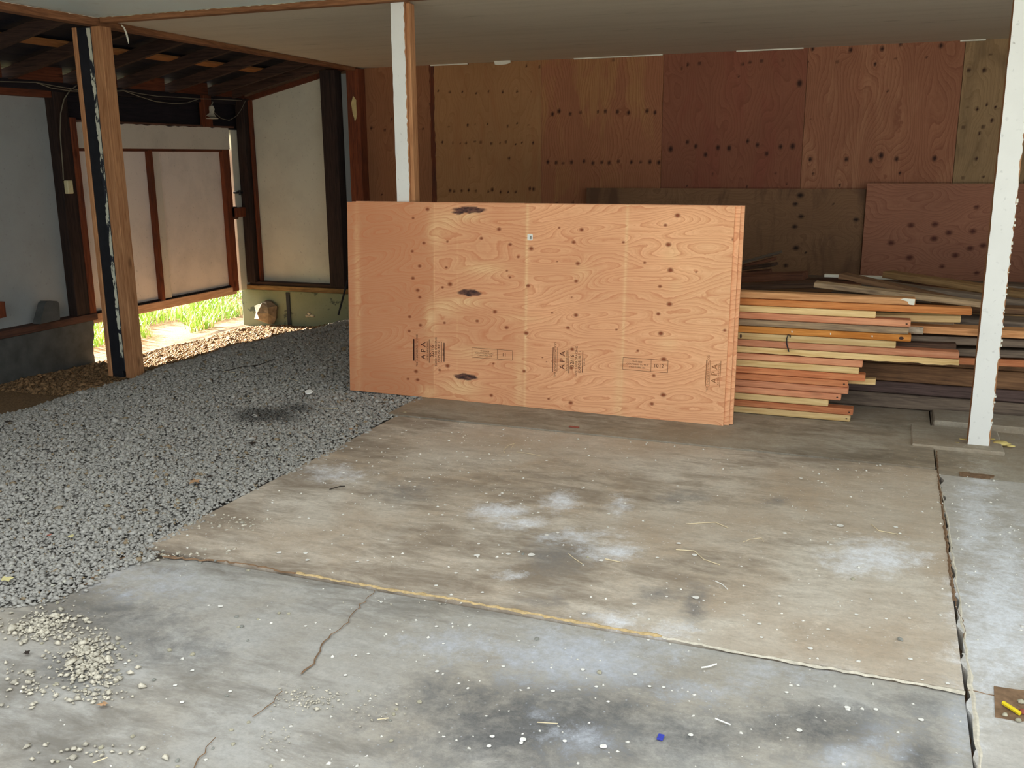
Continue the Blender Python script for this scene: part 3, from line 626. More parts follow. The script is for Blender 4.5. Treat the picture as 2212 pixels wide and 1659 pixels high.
# hanging gate in the left wall
g = tag(empty('door_1', (XL, 7.5, .09)), kind='structure')
yy = lambda a, b: at(0, XL, a, b)[1]
MB().prism(ragged([(6.47, 1.815), (8.545, 1.815)], .008, .05)+[(8.545, 1.60), (6.47, 1.60)], 0, -6.56, -6.535).build('top_rail', M['white_panel'], g)
part('cap_strip', M['sill_y'], g, -6.56, -6.50, 6.47, 8.60, 1.818, 1.835)
ym = yy(343, 480)
part('panel', M['pink_panel'], g, -6.600, -6.590, 6.47, ym-.005, .12, 1.62, b=0)
part('panel', M['pink_panel'], g, -6.600, -6.590, ym+.005, 8.53, .12, 1.62, b=0)
part('frame_strip', M['red_brown_y'], g, -6.588, -6.545, 6.47, 8.46, 1.575, 1.605)
part('frame_strip', M['red_brown'], g, -6.588, -6.54, ym-.04, ym+.012, .17, 1.59)
part('batten', M['white_panel'], g, -6.588, -6.56, ym+.012, ym+.125, .17, 1.59)
part('stile', M['red_brown'], g, -6.588, -6.535, 8.43, 8.535, .115, 1.60)
part('bottom_rail', M['rail_light'], g, -6.588, -6.54, 6.455, 8.50, .085, .165)
part('frame_strip', M['dark_y'], g, -6.588, -6.56, 6.47, 8.43, .165, .182)
hp = at(0, -6.53, 533, 500)
hw = MB().box(-6.53, -6.47, 8.50, 8.66, .90, 1.00, b=.006).build('latch_block', M['red_brown'], g)
MB().box(-6.535, -6.49, 8.50, 8.56, .88, 1.01, b=.01).build('latch_plate', M['rust'], g)
MB().box(-6.53, -6.49, 8.54, 8.66, 1.145, 1.165, b=.003).tube([(-6.49, 8.60, 1.13), (-6.49, 8.60, 1.18)], .012, 8).build('slide_bolt', M['metal_dark'], g)

# ---------------------------------------------------------------- roof of the side bay
roof = tag(empty('roof_deck', (-5.8, 5, 2.3)), kind='structure')
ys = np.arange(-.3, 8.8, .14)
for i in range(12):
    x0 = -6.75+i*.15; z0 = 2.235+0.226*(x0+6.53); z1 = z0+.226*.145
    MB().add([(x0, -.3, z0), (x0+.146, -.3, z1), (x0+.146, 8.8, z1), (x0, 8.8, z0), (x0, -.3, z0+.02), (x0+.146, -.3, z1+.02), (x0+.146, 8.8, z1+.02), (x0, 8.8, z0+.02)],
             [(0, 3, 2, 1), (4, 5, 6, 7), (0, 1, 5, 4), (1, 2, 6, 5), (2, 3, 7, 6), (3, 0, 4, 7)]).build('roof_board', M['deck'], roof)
names = {8.60: 'nearest the back wall', 8.25: 'second from the back wall', 7.65: 'third from the back wall', 7.04: 'fourth from the back wall', 6.44: 'beside the left post top',
         5.83: 'hidden partly behind the left post', 5.22: 'left of the left post', 4.61: 'at the left edge of the view', 4.0: 'first beyond the left edge'}
for y, n in names.items():
    pr = [(-6.62, 2.09), (-5.145, 2.09+.226*1.475), (-5.145, 2.18+.226*1.475), (-6.62, 2.18)]
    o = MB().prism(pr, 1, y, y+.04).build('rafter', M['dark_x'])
    if y > 4.3: tag(o, 'dark sloping wooden rafter of the side bay, '+n, 'rafter', 'rafters of the side bay roof')
    else: tag(o, 'dark sloping wooden rafter of the side bay, '+n, 'rafter', 'rafters of the side bay roof')
z = 2.19+.226*(.6)
o = tag(MB().add([(-5.96, 3.2, z), (-5.86, 3.2, z+.0226), (-5.86, 8.7, z+.0226), (-5.96, 8.7, z), (-5.96, 3.2, z+.018), (-5.86, 3.2, z+.04), (-5.86, 8.7, z+.04), (-5.96, 8.7, z+.018)],
            [(0, 3, 2, 1), (4, 5, 6, 7), (0, 1, 5, 4), (1, 2, 6, 5), (2, 3, 7, 6), (3, 0, 4, 7)]).build('roof_batten', M['batten_orange']), 'fresh orange wooden batten running above the dark rafters', 'batten')

# walls outside the view that shut out the light
part('wall_front', M['wall_out'], None, -6.7, -3.9, -.45, -.3, -.3, 2.6, b=0); tag(bpy.data.objects['wall_front'], kind='structure')
part('wall_right', M['wall_out'], None, 3.6, 3.75, 5.3, 8.95, -.3, 2.6, b=0); tag(bpy.data.objects['wall_right'], kind='structure')
part('roof_over', M['wall_out'], None, -5.2, 3.75, 2.4, 8.95, 2.6, 2.66, b=0); tag(bpy.data.objects['roof_over'], kind='structure')
part('fascia', M['wall_out'], None, -5.2, 3.75, 2.34, 2.4, 2.36, 2.66, b=0); tag(bpy.data.objects['fascia'], kind='structure')

# ================================================================== POSTS
p = tag(empty('post', (-5.15, 5.35, 0)), 'left built-up post of brown and black timber with peeling white paint', 'post')
part('side_board', M['post_brown'], p, -5.28, -5.243, 5.30, 5.39, -.05, 2.37)
part('core', M['metal_dark'], p, -5.243, -5.145, 5.306, 5.39, -.05, 2.37)['label'] = 'black weathered core timber'
def peel():
    vs = []; fs = []; n = 150
    for i in range(n+1):
        zz = 0.10+2.26*i/n; k = 0.5+0.5*math.sin(zz*19)+random.uniform(-.35, .35); wv = 0.010+0.022*max(0, min(1, k))*(0.45+0.55*zz/2.4)
        if random.random() < .10: wv = .003
        vs += [(-5.145-wv*.55+.012, 5.2955, zz), (-5.118+.004*random.random(), 5.2965, zz)]
    for i in range(n): fs.append((2*i, 2*i+1, 2*i+3, 2*i+2))
    return link('paint_strip', mesh('paint_strip', vs, fs, M['peel']), p)
part('edge_strip', M['metal_dark'], p, -5.145, -5.115, 5.298, 5.39, 0, 2.37)
peel()
part('front_board', M['post_brown'], p, -5.115, -5.03, 5.300, 5.40, -.05, 2.37)
# right and middle posts
def whitepost(x0, x1, y0, y1, z1, label, brown):
    p = tag(empty('post', ((x0+x1)/2, (y0+y1)/2, 0)), label, 'post')
    part('core', M['post_brown'], p, x0, x1, y0, y1, .006, z1)
    vs = ragged([(x0, .006), (x0, z1)], .0015, .04)[::-1]+ragged([(x1-.006, .006), (x1-.006, z1)], .004, .02)
    pts = [(a, b) for a, b in ragged([(x0, z1), (x0, .01)], .0015, .05)]+[(a, b) for a, b in ragged([(x1-.004, .01), (x1-.004, z1)], .0045, .02)]
    MB().prism(pts, 1, y0-.004, y0).build('painted_face', M['post_white'], p)
    return p
pm = whitepost(-2.905, -2.815, 5.425, 5.51, 2.44, 'middle post, white face and brown side, behind the leaning plywood', True)
part('side_board', M['post_brown'], pm, -2.815, -2.79, 5.44, 5.51, .006, 2.395)
pr_ = whitepost(.452, .556, 5.335, 5.425, 2.44, 'right post with white painted face and yellow drips at its foot', True)
for k in range(26):
    z = random.uniform(.08, 1.3); s = random.uniform(.004, .012)
    part('paint_chip', M['flake'], pr_, .552, .554+s*.7, 5.331, 5.337, z, z+s, b=.001)
def blob(name, mat, parent, c, r, seed, sq=(1, 1, .6), n=8, m=6, rough=.25, smooth=True):
    rr = random.Random(seed); vs = [(c[0], c[1], c[2]+r*sq[2])]; fs = []
    for i in range(1, m):
        t = math.pi*i/m
        for j in range(n):
            q = 2*math.pi*j/n; k = r*(1+rr.uniform(-rough, rough)); vs.append((c[0]+k*sq[0]*math.sin(t)*math.cos(q), c[1]+k*sq[1]*math.sin(t)*math.sin(q), c[2]+k*sq[2]*math.cos(t)))
    vs.append((c[0], c[1], c[2]-r*sq[2])); e = len(vs)-1
    for j in range(n): fs.append((0, 1+j, 1+(j+1) % n)); fs.append((e, e-n+(j+1) % n, e-n+j))
    for i in range(m-2):
        for j in range(n): a = 1+i*n+j; b = 1+i*n+(j+1) % n; fs.append((a, a+n, b+n, b))
    return link(name, mesh(name, vs, fs, mat, smooth), parent)
for i, (a, b, r) in enumerate(((2160, 962, .035), (2143, 955, .02), (2080, 955, .02), (2068, 962, .014), (2182, 968, .016))):
    q = at(2, .0, a, b); blob('foam_drip', M['foam'], pr_, (q[0], q[1]+.0, .012), r, i, (1.3, .8, .35))

# ================================================================== LEANING PLYWOOD
LEAN = 0.055
def knots_front():
    L = [(1463, 468, 1.6), (1437, 489, 1.1), (1444, 531, 1.6), (1393, 570, .9), (1449, 586, 1.7), (1427, 621, 1.1), (1448, 659, 1.6), (1424, 680, 1.2), (1430, 722, 1.6), (1381, 759, .9), (1437, 777, 1.6), (1416, 812, 1.1), (1437, 853, 1.6), (1413, 872, 1.3),
         (1255, 499, 1.3), (1238, 526, 1.3), (1248, 572, 1.4), (1245, 610, 1.2), (1246, 683, 1.4), (1229, 710, 1.2), (1239, 756, 1.3), (1238, 796, 1.3), (1238, 870, 1.4), (1236, 645, .6),
         (1146, 540, 1.5), (1141, 620, 1.3), (1139, 722, 1.5), (1136, 803, 1.2), (1118, 558, 1), (1100, 531, 1.2), (1096, 710, 1.3), (1094, 588, .8), (1101, 602, .9), (1075, 498, 1.4), (1037, 518, 1.2), (1070, 676, 1.4), (1032, 696, 1.2), (1066, 855, 1.2), (1069, 787, .8),
         (918, 455, 1.4), (887, 474, 1), (912, 528, 1.2), (887, 546, 1.1), (904, 578, 1.3), (890, 604, 1.3), (901, 630, 1.4), (906, 645, 1.2), (885, 687, 1.2), (909, 705, 1.2), (885, 718, 1.1), (902, 804, 1.4), (906, 822, 1.3), (885, 820, 1), (962, 581, 1), (971, 617, 1.6), (955, 624, 1), (963, 525, .9), (961, 700, 1), (970, 792, 1.6), (953, 801, 1),
         (1346, 526, .9), (1334, 714, .8), (1206, 495, .8), (1194, 678, .8), (1203, 568, .6), (1585, 520, 1), (1568, 715, 1), (1190, 862, .9), (1184, 783, .5), (1175, 774, .6), (1505, 590, .7)]
    out = []
    for a, b, s in L: q = at(1, 5.30+.03, a, b); out.append((q[0]+3.24, q[2], s*.72))
    return out
PX0 = -3.245
def uvp(a, b): q = at(1, 5.335, a, b); return q[0]-PX0, q[2]
sapl = []
for a, b, ra, rb, s in ((1136, 600, .009, 1.5, .9), (1350, 600, .009, 1.5, .75), (934, 560, .004, 1.5, .5), (986, 600, .004, 1.5, .3), (1125, 840, .03, .25, .5), (1340, 850, .03, .25, .5), (770, 640, .022, .6, .4),
                       (935, 500, .05, .12, .7), (960, 480, .09, .06, .7), (930, 690, .04, .12, .7), (960, 665, .10, .05, .8), (1040, 583, .14, .035, .8), (1000, 655, .12, .03, .9), (930, 850, .06, .05, .8), (1000, 838, .12, .05, .9),
                       (1030, 765, .14, .04, .6), (1000, 470, .1, .03, .8), (1450, 555, .06, .06, .5), (1445, 745, .06, .06, .5), (1460, 620, .05, .05, .5), (1255, 590, .05, .05, .45), (1240, 780, .06, .05, .45), (1130, 690, .12, .02, .5), (1530, 620, .3, .5, .25)):
    u, v = uvp(a, b); sapl.append((u, v, ra, rb, s))
holesl = []
for a, b, ra, rb in ((1008, 456, .115, .017), (985, 462, .05, .008), (1013, 635, .085, .018), (1009, 815, .085, .018)):
    u, v = uvp(a, b); holesl.append((u, v, ra*.95, rb*1.15))
def ptone(U, V):                                     # redder heartwood veneer on the left, paler strips to the right
    a, b = uvp(934, 600)[0], uvp(1136, 600)[0]; n = .12*np.sin(U*5+V*7)+.10*np.sin(V*12.6+U*2)
    return np.clip(np.where(U < a, .95-.12*U/a, np.where(U < b, .42, .14-.1*(U-b)))+n*.6-.45*np.clip((V-.95)/.3, 0, 1)*0, 0, 1)
fm = sheet_mesh('plywood_sheet', 2.44, 1.22, .014, M['ply_new'], M['ply_edge'], .006, seed=21, spacing=.048, along='u', period=.5, knots=knots_front(), sap=sapl, holes=holesl, amp=1.25, tone=ptone)
fm.name = 'veneer'
def leaning(dx, dy, dz, label, me):
    r = tag(empty('plywood_sheet', (PX0+dx, 5.315+dy, .008+dz)), label, 'plywood', 'plywood sheets leaning on the middle post')
    r.rotation_euler = (-LEAN, 0.0005, -.012)
    o = link('veneer', me, r, False); return r
S1 = leaning(0, 0, 0, 'front plywood sheet with knots, dark bark streaks and printed grade stamps', fm)
bk = sheet_mesh('veneer', 2.44, 1.22, .014, M['ply_new'], M['ply_edge'], .03, seed=5, spacing=.05, along='u', knots=[], amp=1)
leaning(.028, .0155, .001, 'second plywood sheet, its narrow edge showing behind the front sheet', bk)
leaning(.048, .031, .003, 'rearmost plywood sheet of the three leaning together', bk)
# printed stamps on the front sheet, lying on its surface
def text_mesh(s, size):
    cu = bpy.data.curves.new('t', 'FONT'); cu.body = s; cu.size = size; cu.align_x = 'CENTER'; cu.align_y = 'CENTER'; cu.resolution_u = 2
    to = bpy.data.objects.new('t', cu); COL.objects.link(to); bpy.context.view_layer.update()
    me = bpy.data.meshes.new_from_object(to.evaluated_get(bpy.context.evaluated_depsgraph_get()))
    vs = [tuple(v.co) for v in me.vertices]; fs = [tuple(p.vertices) for p in me.polygons]
    bpy.data.objects.remove(to); bpy.data.curves.remove(cu); bpy.data.meshes.remove(me); return vs, fs
def stamp(px, py, items, mat, label):
    u0, v0 = uvp(px, py); mb = MB()
    for it in items:
        if it[0] == 'T':                              # text: (T, du, dv, size, string, rotated)
            vs, fs = text_mesh(it[4], it[3])
            if it[5]: vs = [(-y, x, 0) for x, y, z in vs]
            mb.add([(u0+it[1]+x, -.0008, v0+it[2]+y) for x, y, z in vs], fs)
        else:                                         # rule: (L, du, dv, w, h)
            a, b, w_, h_ = it[1:5]; x0, x1, z0, z1 = u0+a-w_/2, u0+a+w_/2, v0+b-h_/2, v0+b+h_/2
            mb.add([(x0, -.0008, z0), (x1, -.0008, z0), (x1, -.0008, z1), (x0, -.0008, z1)], [(0, 1, 2, 3)])
    o = link('grade_stamp', mesh('grade_stamp', mb.v, mb.f, mat), S1, False); o['label'] = label
grade = [('L', -.094, 0, .004, .15), ('T', -.08, 0, .018, 'THE ENGINEERED WOOD', 1), ('L', -.067, 0, .002, .15), ('T', -.034, -.0, .046, 'A P A', 1), ('T', -.006, 0, .014, 'RATED SHEATHING', 1), ('L', .006, 0, .003, .15),
         ('T', .028, .0, .034, '32/16', 1), ('T', .054, 0, .02, 'SIZED FOR SPACING', 1), ('T', .074, 0, .024, 'EXPOSURE 1', 1), ('L', .092, 0, .004, .13), ('T', .104, 0, .013, 'PRP-108', 1)]
stamp(927, 760, grade+[('L', -.104, 0, .010, .14), ('L', .11, 0, .006, .12)], M['ink_dark'], 'dark printed grade stamp set sideways on the left')
stamp(1229, 780, grade, M['ink'], 'brown printed grade stamp set sideways in the middle')
stamp(1556, 808, [(a[0], a[1]*.8, a[2], *a[3:]) for a in grade[:6]], M['ink_faint'], 'faint printed grade stamp near the right edge')
def boxstamp(px, py, W_, H_, tx, mat, label):
    stamp(px, py, [('L', 0, H_/2, W_, .002), ('L', 0, -H_/2, W_, .002), ('L', -W_/2, 0, .002, H_), ('L', W_/2, 0, .002, H_), ('T', -W_*.18, H_*.22, .014, 'THIS SIDE', 0), ('T', -W_*.18, -.0, .014, 'CONFORMS TO PS 1', 0),
          ('T', -W_*.18, -H_*.24, .012, 'STRUCTURAL USE', 0), ('T', W_*.3, 0, .03, tx, 0), ('L', W_*.13, 0, .002, H_)], mat, label)
boxstamp(1065, 766, .27, .06, '11', M['ink'], 'boxed print line left of centre')
boxstamp(1396, 789, .265, .07, '1012', M['ink'], 'boxed print line right of centre')
u0, v0 = uvp(1142, 515)
o = link('sticker', mesh('sticker', [(u0+x, -.001, v0+z_) for x, z_ in ((-.017, -.014), (-.012, -.019), (.012, -.019), (.017, -.014), (.017, .014), (.012, .019), (-.012, .019), (-.017, .014))], [tuple(range(8))], M['petal']), S1, False); o['label'] = 'small white sticker'
o = link('sticker_print', mesh('sticker_print', [(u0+x, -.0016, v0+z_) for x, z_ in ((-.002, -.012), (.010, -.012), (.010, .008), (-.002, .008))], [(0, 1, 2, 3)], M['pebble_grey']), bpy.data.objects['sticker'], False)
# lighter torn paint flecks on the top edge
for a, b in ((1500, 1560), (1385, 1400)):
    pass

# ================================================================== LUMBER
def board(name, A, B, wid, th, mat, label, cat, group=None, roll=0.0, extra=None, bev=.003, rough=0.0):
    """board whose front bottom edge runs from A to B; wid goes back (+Y), th goes up"""
    A = Vector(A); B = Vector(B); L = (B-A).length; X = (B-A).normalized(); Y = Vector((0, 1, 0)); Y = (Y-X*Y.dot(X)).normalized(); Z = X.cross(Y)
    mb = MB(); n = max(1, int(L/.12)) if rough else 1
    if rough:
        vs = []; fs = []
        for i in range(n*3+1):
            t = L*i/(n*3); k = random.uniform(-rough, rough*.3)
            vs += [(t, 0, max(0, rough+k)), (t, wid, 0), (t, wid, th), (t, 0+abs(k)*.3, th)]
        for i in range(n*3):
            for j in range(4): a = 4*i+j; b = 4*i+(j+1) % 4; fs.append((a, b, b+4, a+4))
        fs += [(0, 3, 2, 1), tuple(4*n*3+q for q in (0, 1, 2, 3))]; mb.add(vs, fs)
    else: mb.box(0, L, 0, wid, 0, th, b=bev)
    me = mesh(name, mb.v, mb.f, mat); o = link(name, me)
    R = Matrix((X, Y, Z)).transposed()
    o.matrix_world = Matrix.Translation(A) @ (R @ Matrix.Rotation(roll, 3, 'X')).to_4x4()
    if label: tag(o, label, cat, group)
    return o
YL = 5.595
ends = [(1973, 'lum_tan', 'tan board with a white painted end, topmost of the front lumber stack'), (2097, 'lum_orange', 'long orange-tan board second from the top of the front stack'),
        (1890, 'lum_yellow', 'short pale yellow board third from the top of the front stack'), (1967, 'lum_pink', 'pinkish board fourth from the top, knot hole at its end'),
        (1964, 'lum_weather', 'weathered grey-streaked board fifth from the top of the front stack'), (1971, 'lum_amber', 'amber orange board sixth from the top with white specks'),
        (1939, 'lum_yellow', 'pale board seventh from the top, one dark knot on its face'), (2079, 'lum_pink', 'long pink board eighth from the top, sticking far right'),
        (2080, 'lum_yellow', 'long pale yellow board ninth from the top with ragged bark underside'), (1870, 'lum_pink', 'pink board tenth from the top, just below the ragged bark edge'),
        (1863, 'lum_yellow', 'yellow board eleventh from the top, between pink and orange boards'), (1878, 'lum_deep', 'orange-pink board twelfth from the top with a split knotty end'),
        (1841, 'lum_deep', 'reddish knotty board thirteenth from the top of the front stack'), (1843, 'lum_pink', 'pink board fourteenth from the top of the front stack'),
        (1828, 'lum_pink', 'pink board fourth from the bottom of the front stack'), (1801, 'lum_yellow', 'shortest pale board third from the bottom of the front stack'),
        (1857, 'lum_deep', 'orange board second from the bottom of the front stack'), (1852, 'lum_yellow', 'pale bottom board of the front stack resting on the floor')]
PT = .0402; GR = 'lumber boards in the front stack'
for i, (ex, mt, lb) in enumerate(ends):
    z0 = .7275-PT*(i+1)+.006; X1 = at(1, YL, ex, 700)[0]; z1 = z0
    L = random.choice((2.3, 2.42, 2.5)); o = board('lumber_board', (X1-L, YL+random.uniform(-.004, .004), z0), (X1, YL+random.uniform(-.003, .003), z1), .089, .0372, M[mt], lb, 'board', GR, rough=.006 if i == 8 else 0, bev=.0045)
    if i == 0:
        x = L; me = mesh('white_end', [(x-.075, -.001, .030), (x-.04, -.001, .020), (x-.03, -.001, .004), (x-.004, -.001, .002), (x-.002, -.001, .034), (x-.06, -.001, .037)], [(0, 1, 2, 3, 4, 5)], M['flake']); w_ = link('painted_end', me, o, False); w_['label'] = 'white painted end'
    if i == 5:
        for q in (.47, .68, .90): link('speck', mesh('speck', [(L-1.1+q*1.0-.003, -.001, .016), (L-1.1+q*1.0+.003, -.001, .014), (L-1.1+q+.003, -.001, .024), (L-1.1+q-.003, -.001, .026)], [(0, 1, 2, 3)], M['flake']), o, False)
    if i in (5, 3, 14, 12, 17, 16):
        k = .05 if i == 5 else .02; r = .011 if i == 5 else .005; me = mesh('knot', [(L-k+r*math.cos(a)*1.2, -.001, .018+r*.8*math.sin(a)) for a in np.linspace(0, 5.6, 9)], [tuple(range(9))], M['rust']); link('knot', me, o, False)
    if i == 6: link('knot', mesh('knot', [(L-.84+.006*math.cos(a), -.001, .018+.013*math.sin(a)) for a in np.linspace(0, 5.6, 9)], [tuple(range(9))], M['rust']), o, False)
# dark bent wire over the stack
a = at(1, 5.585, 1702, 727); b = at(1, 5.585, 1703, 760)
tag(MB().tube([(a[0]+.012, 5.588, a[2]-.004), (a[0]+.012, 5.586, a[2]+.008), (a[0], 5.585, a[2]+.010), (a[0]-.006, 5.586, a[2]-.01), (a[0]-.004, 5.586, (a[2]+b[2])/2), (b[0]+.002, 5.588, b[2])], .0035).build('bent_wire', M['metal_dark']), 'dark bent wire hooked over boards on the front lumber stack', 'wire')
# second row, behind the front stack: (px0, px1, py bottom, y plane, thickness, mat)
def bpx(name, a, b, y0, y1, th, wd, mat, label, group, x_start=None, rough=0, roll=0, cat='board'):
    A = at(1, y0, *a); B = at(1, y1, *b); return board(name, A, B, wd, th, M[mat], label, cat, group, roll, rough=rough)
G2 = 'boards heaped behind the front stack'
R2 = [((1700, 690), (2075, 697), 5.70, .036, .089, 'lum_yellow', 'pale board end behind the front stack, below the long orange board'),
      ((1700, 688), (2060, 707), 5.81, .026, .089, 'lum_weather', 'dark-stained thin board end just under the pale second-row board'),
      ((1740, 706), (2230, 733), 5.72, .040, .14, 'lum_tan', 'tan board passing behind the right post at mid height'),
      ((1740, 731), (2225, 752), 5.76, .044, .14, 'old_grey', 'grey knotted board behind the right post, above the short dark board'),
      ((1700, 745), (2065, 757), 5.70, .036, .089, 'old_dark', 'short dark board end above the long pink board'),
      ((1800, 760), (2240, 775), 5.80, .042, .14, 'old_grey', 'grey board behind the right post level with the pink board'),
      ((1800, 775), (2240, 795), 5.80, .038, .14, 'lum_deep', 'reddish board edge crossing behind the right post'),
      ((1700, 826), (1891, 835), 5.69, .030, .089, 'lum_yellow', 'pale board end peeping out beside the knotty split board'),
      ((1700, 817), (1879, 822), 5.66, .030, .05, 'old_brown', 'small brown board stub above the pale stub end')]
for a, b, y, th, wd, mt, lb in R2[:7]: bpx('lumber_board', a, b, y, y, th, wd, mt, lb, G2)
bpx('lumber_board', (1700, 822), (1891, 832), 5.69, 5.69, .034, .05, 'lum_yellow', R2[7][6], G2)
# rounded weathered log end
a = at(1, 5.60, 1980, 719)
lg = MB(); n = 14
lg.tube([(a[0]-1.6, 5.72, a[2]), (a[0]-.3, 5.70, a[2]), (a[0]+.035, 5.68, a[2])], [.022, .022, .021], 10)
tag(lg.build('round_pole', M['log_end']), 'round weathered grey pole end sticking out beside the weathered board', 'pole')
# big old timbers on the floor behind
G3 = 'old timbers under the lumber heap'
T3 = [(6.02, -2.2, 3.2, .010, .087, 'old_grey', 'lowest grey squared timber lying on the floor behind the lumber'), (6.03, -1.9, 3.3, .098, .070, 'old_purple', 'dark purple-brown plank timber, second layer behind the lumber'),
      (6.04, -2.0, 3.1, .169, .106, 'old_brown', 'brown squared timber, third layer seen below the long pale board'), (6.05, -2.1, 3.0, .276, .108, 'old_brown', 'topmost brown squared timber under the heap of boards')]
for y, x0, x1, z0, h, mt, lb in T3: board('timber', (x0, y, z0), (x1, y-.02, z0), .15, h-.002, M[mt], lb, 'timber', G3, bev=.006)
board('timber', (-1.8, 6.20, .012), (3.2, 6.20, .012), .15, .37, M['old_dark'], 'dark squared timber behind the three stacked timbers, hidden under the boards', 'timber', G3, bev=.006)
for k, x in enumerate((-1.9, -.6, .95, 2.4)):
    tag(MB().box(x, x+.14, 6.38, 7.72, .010, .560, b=.006).build('bearer', M['old_dark']), 'dark bearer under the heap at its '+('left end', 'left middle', 'right middle', 'right end')[k], 'timber', 'bearers under the heap')
tag(MB().box(-.62, -.34, 5.70, 5.93, .010, .43, b=.004).build('support_block', M['old_dark']), 'dark support block hidden behind the front lumber stack', 'block')
# boards of the heap: six layers at the front, one top layer over the bearers
hb = random.Random(3); mats = ['old_brown', 'old_grey', 'old_dark', 'old_red', 'old_gold', 'old_purple']
HL = ['brown', 'grey', 'dark brown', 'reddish', 'golden', 'purple-brown']
for r, y in enumerate((5.955, 6.215)):
    for k in range(5+r):
        x1 = hb.uniform(1.5, 3.1) if r == 0 else hb.uniform(2, 3.2); c = hb.randrange(6) if k != 0 else 0
        board('lumber_board', (max(-2.2, x1-hb.uniform(2.9, 3.6)), y, .386+.0385*k), (x1, y+hb.uniform(-.012, .012), .386+.0385*k), .14 if r else .22, .036, M[mats[c]],
              'old %s board, layer %d from below in the %s row of the heap' % (HL[c], k+1, ('front', 'second')[r]), 'board', 'old boards layered in the heap')
for j in range(8):
    y = 6.40+.162*j; c = (j*5+2) % 6; board('lumber_board', (-2.2+hb.uniform(0, .5), y, .562), (hb.uniform(1.8, 3.2), y, .562), .15, .036, M[mats[c]],
          'old %s board flat on the heap, row %d counted towards the wall' % (HL[c], j+1), 'board', 'flat boards on top of the heap')
G4 = 'loose boards on top of the heap'
TOP = [((1810, 603), (2150, 680), 6.30, 6.02, .036, .14, 'old_brown', 'long brown board with bark edge sloping down to the right post', .010),
       ((1757, 621), (2135, 667), 5.98, 5.94, .030, .12, 'lum_weather', 'tan thin board sloping right just below the bark-edged board', 0),
       ((1905, 600), (2300, 660), 7.1, 6.55, .045, .14, 'old_gold', 'golden weathered board on the heap crossing behind the right post', 0),
       ((1860, 618), (2320, 680), 6.6, 6.30, .04, .12, 'old_grey', 'wide grey board under the golden board', 0),
       ((1795, 640), (2010, 655), 6.10, 6.05, .030, .10, 'old_grey', 'grey stub board directly above the painted-end board', 0),
       ((1780, 599), (2000, 608), 7.3, 7.3, .022, .05, 'white', 'narrow white painted stick lying across the top of the heap', 0),
       ((1610, 641), (1800, 646), 6.2, 6.1, .03, .10, 'old_dark', 'dark board end low on the heap beside the plywood edge', 0),
       ((1560, 629), (1760, 622), 6.5, 6.4, .035, .14, 'old_dark', 'dark brown board on the heap left of the tan sloping board', 0),
       ((1560, 612), (1735, 606), 6.9, 6.8, .05, .14, 'old_red', 'dark red board behind the plywood edge, level with the heap top', 0),
       ((1600, 585), (1668, 576), 7.3, 7.2, .022, .09, 'old_dark', 'short dark slat, middle of the fan beside the plywood', 0),
       ((1560, 582), (1686, 548), 7.5, 7.4, .020, .05, 'old_grey', 'highest slat of the dark fan, tilted upward to the right', 0),
       ((1560, 590), (1672, 563), 7.5, 7.4, .022, .07, 'old_red', 'second slat of the dark fan, tilted upward to the right', 0),
       ((1560, 600), (1665, 590), 7.3, 7.3, .024, .09, 'old_red', 'lowest slat of the dark fan beside the plywood', 0),
       ((2140, 735), (2330, 775), 5.80, 5.78, .035, .12, 'old_gold', 'pale weathered board sloping down right of the right post', 0),
       ((2140, 622), (2330, 634), 6.9, 6.8, .02, .10, 'old_grey', 'thin grey board crossing high behind the right post', 0),
       ((1735, 655), (1965, 668), 5.98, 5.90, .03, .1, 'old_dark', 'dark board wedged below the grey stub board', 0)]
M['white'] = M['flake']
for a, b, y0, y1, th, wd, mt, lb, rg in TOP: bpx('lumber_board', a, b, y0, y1, th, wd, mt, lb, G4, rough=rg)
# sheets leaning on the back wall
def wsheet(px, py_top, w_, h_, y, mat, label, seed, kn, spacing=.05, amp=1.2):
    q = at(1, y, px, py_top); me = sheet_mesh('plywood_sheet', w_, h_, .014, M[mat], M['old_dark'], .018, seed=seed, spacing=spacing, along='u', knots=[(at(1, y, a, b)[0]-q[0], h_-(q[2]-at(1, y, a, b)[2]), s) for a, b, s in kn], amp=amp)
    o = link('plywood_sheet', me); o.location = (q[0], y, q[2]-h_); o.rotation_euler = (-.03, 0, 0); tag(o, label, 'plywood', 'plywood sheets standing against the back wall'); return o
wsheet(1265, 406, 2.44, 1.19, 8.66, 'ply_old', 'dark weathered plywood sheet standing against the wall behind the front sheet', 31,
       [(1728, 422, 2.2), (1717, 441, 1.7), (1730, 468, 1.8), (1716, 490, 1.8), (1719, 536, 2), (1697, 574, 1.6), (1740, 547, 1), (1849, 475, 1.8), (1800, 440, .8)])
wsheet(1873, 396, 2.44, 1.22, 8.62, 'ply_old_red', 'reddish wavy-grained plywood sheet against the wall behind the right post', 33,
       [(2020, 485, 2), (1968, 487, 2), (2018, 516, 2.2), (2050, 503, 2), (2102, 500, 2), (2124, 531, 2), (1925, 525, 2), (2096, 537, 2), (1965, 557, 2.2), (2064, 552, 2), (2035, 576, 1.6), (2110, 448, 1.6), (2110, 590, 1.6)], .035, 1.7)
o = board('wall_batten', (at(1, 8.7, 1858, 500)[0], 8.70, .3), (at(1, 8.7, 1858, 500)[0]+.001, 8.70, 1.2), .03, .05, M['old_dark'], 'dark narrow batten upright between the two wall sheets', 'batten')

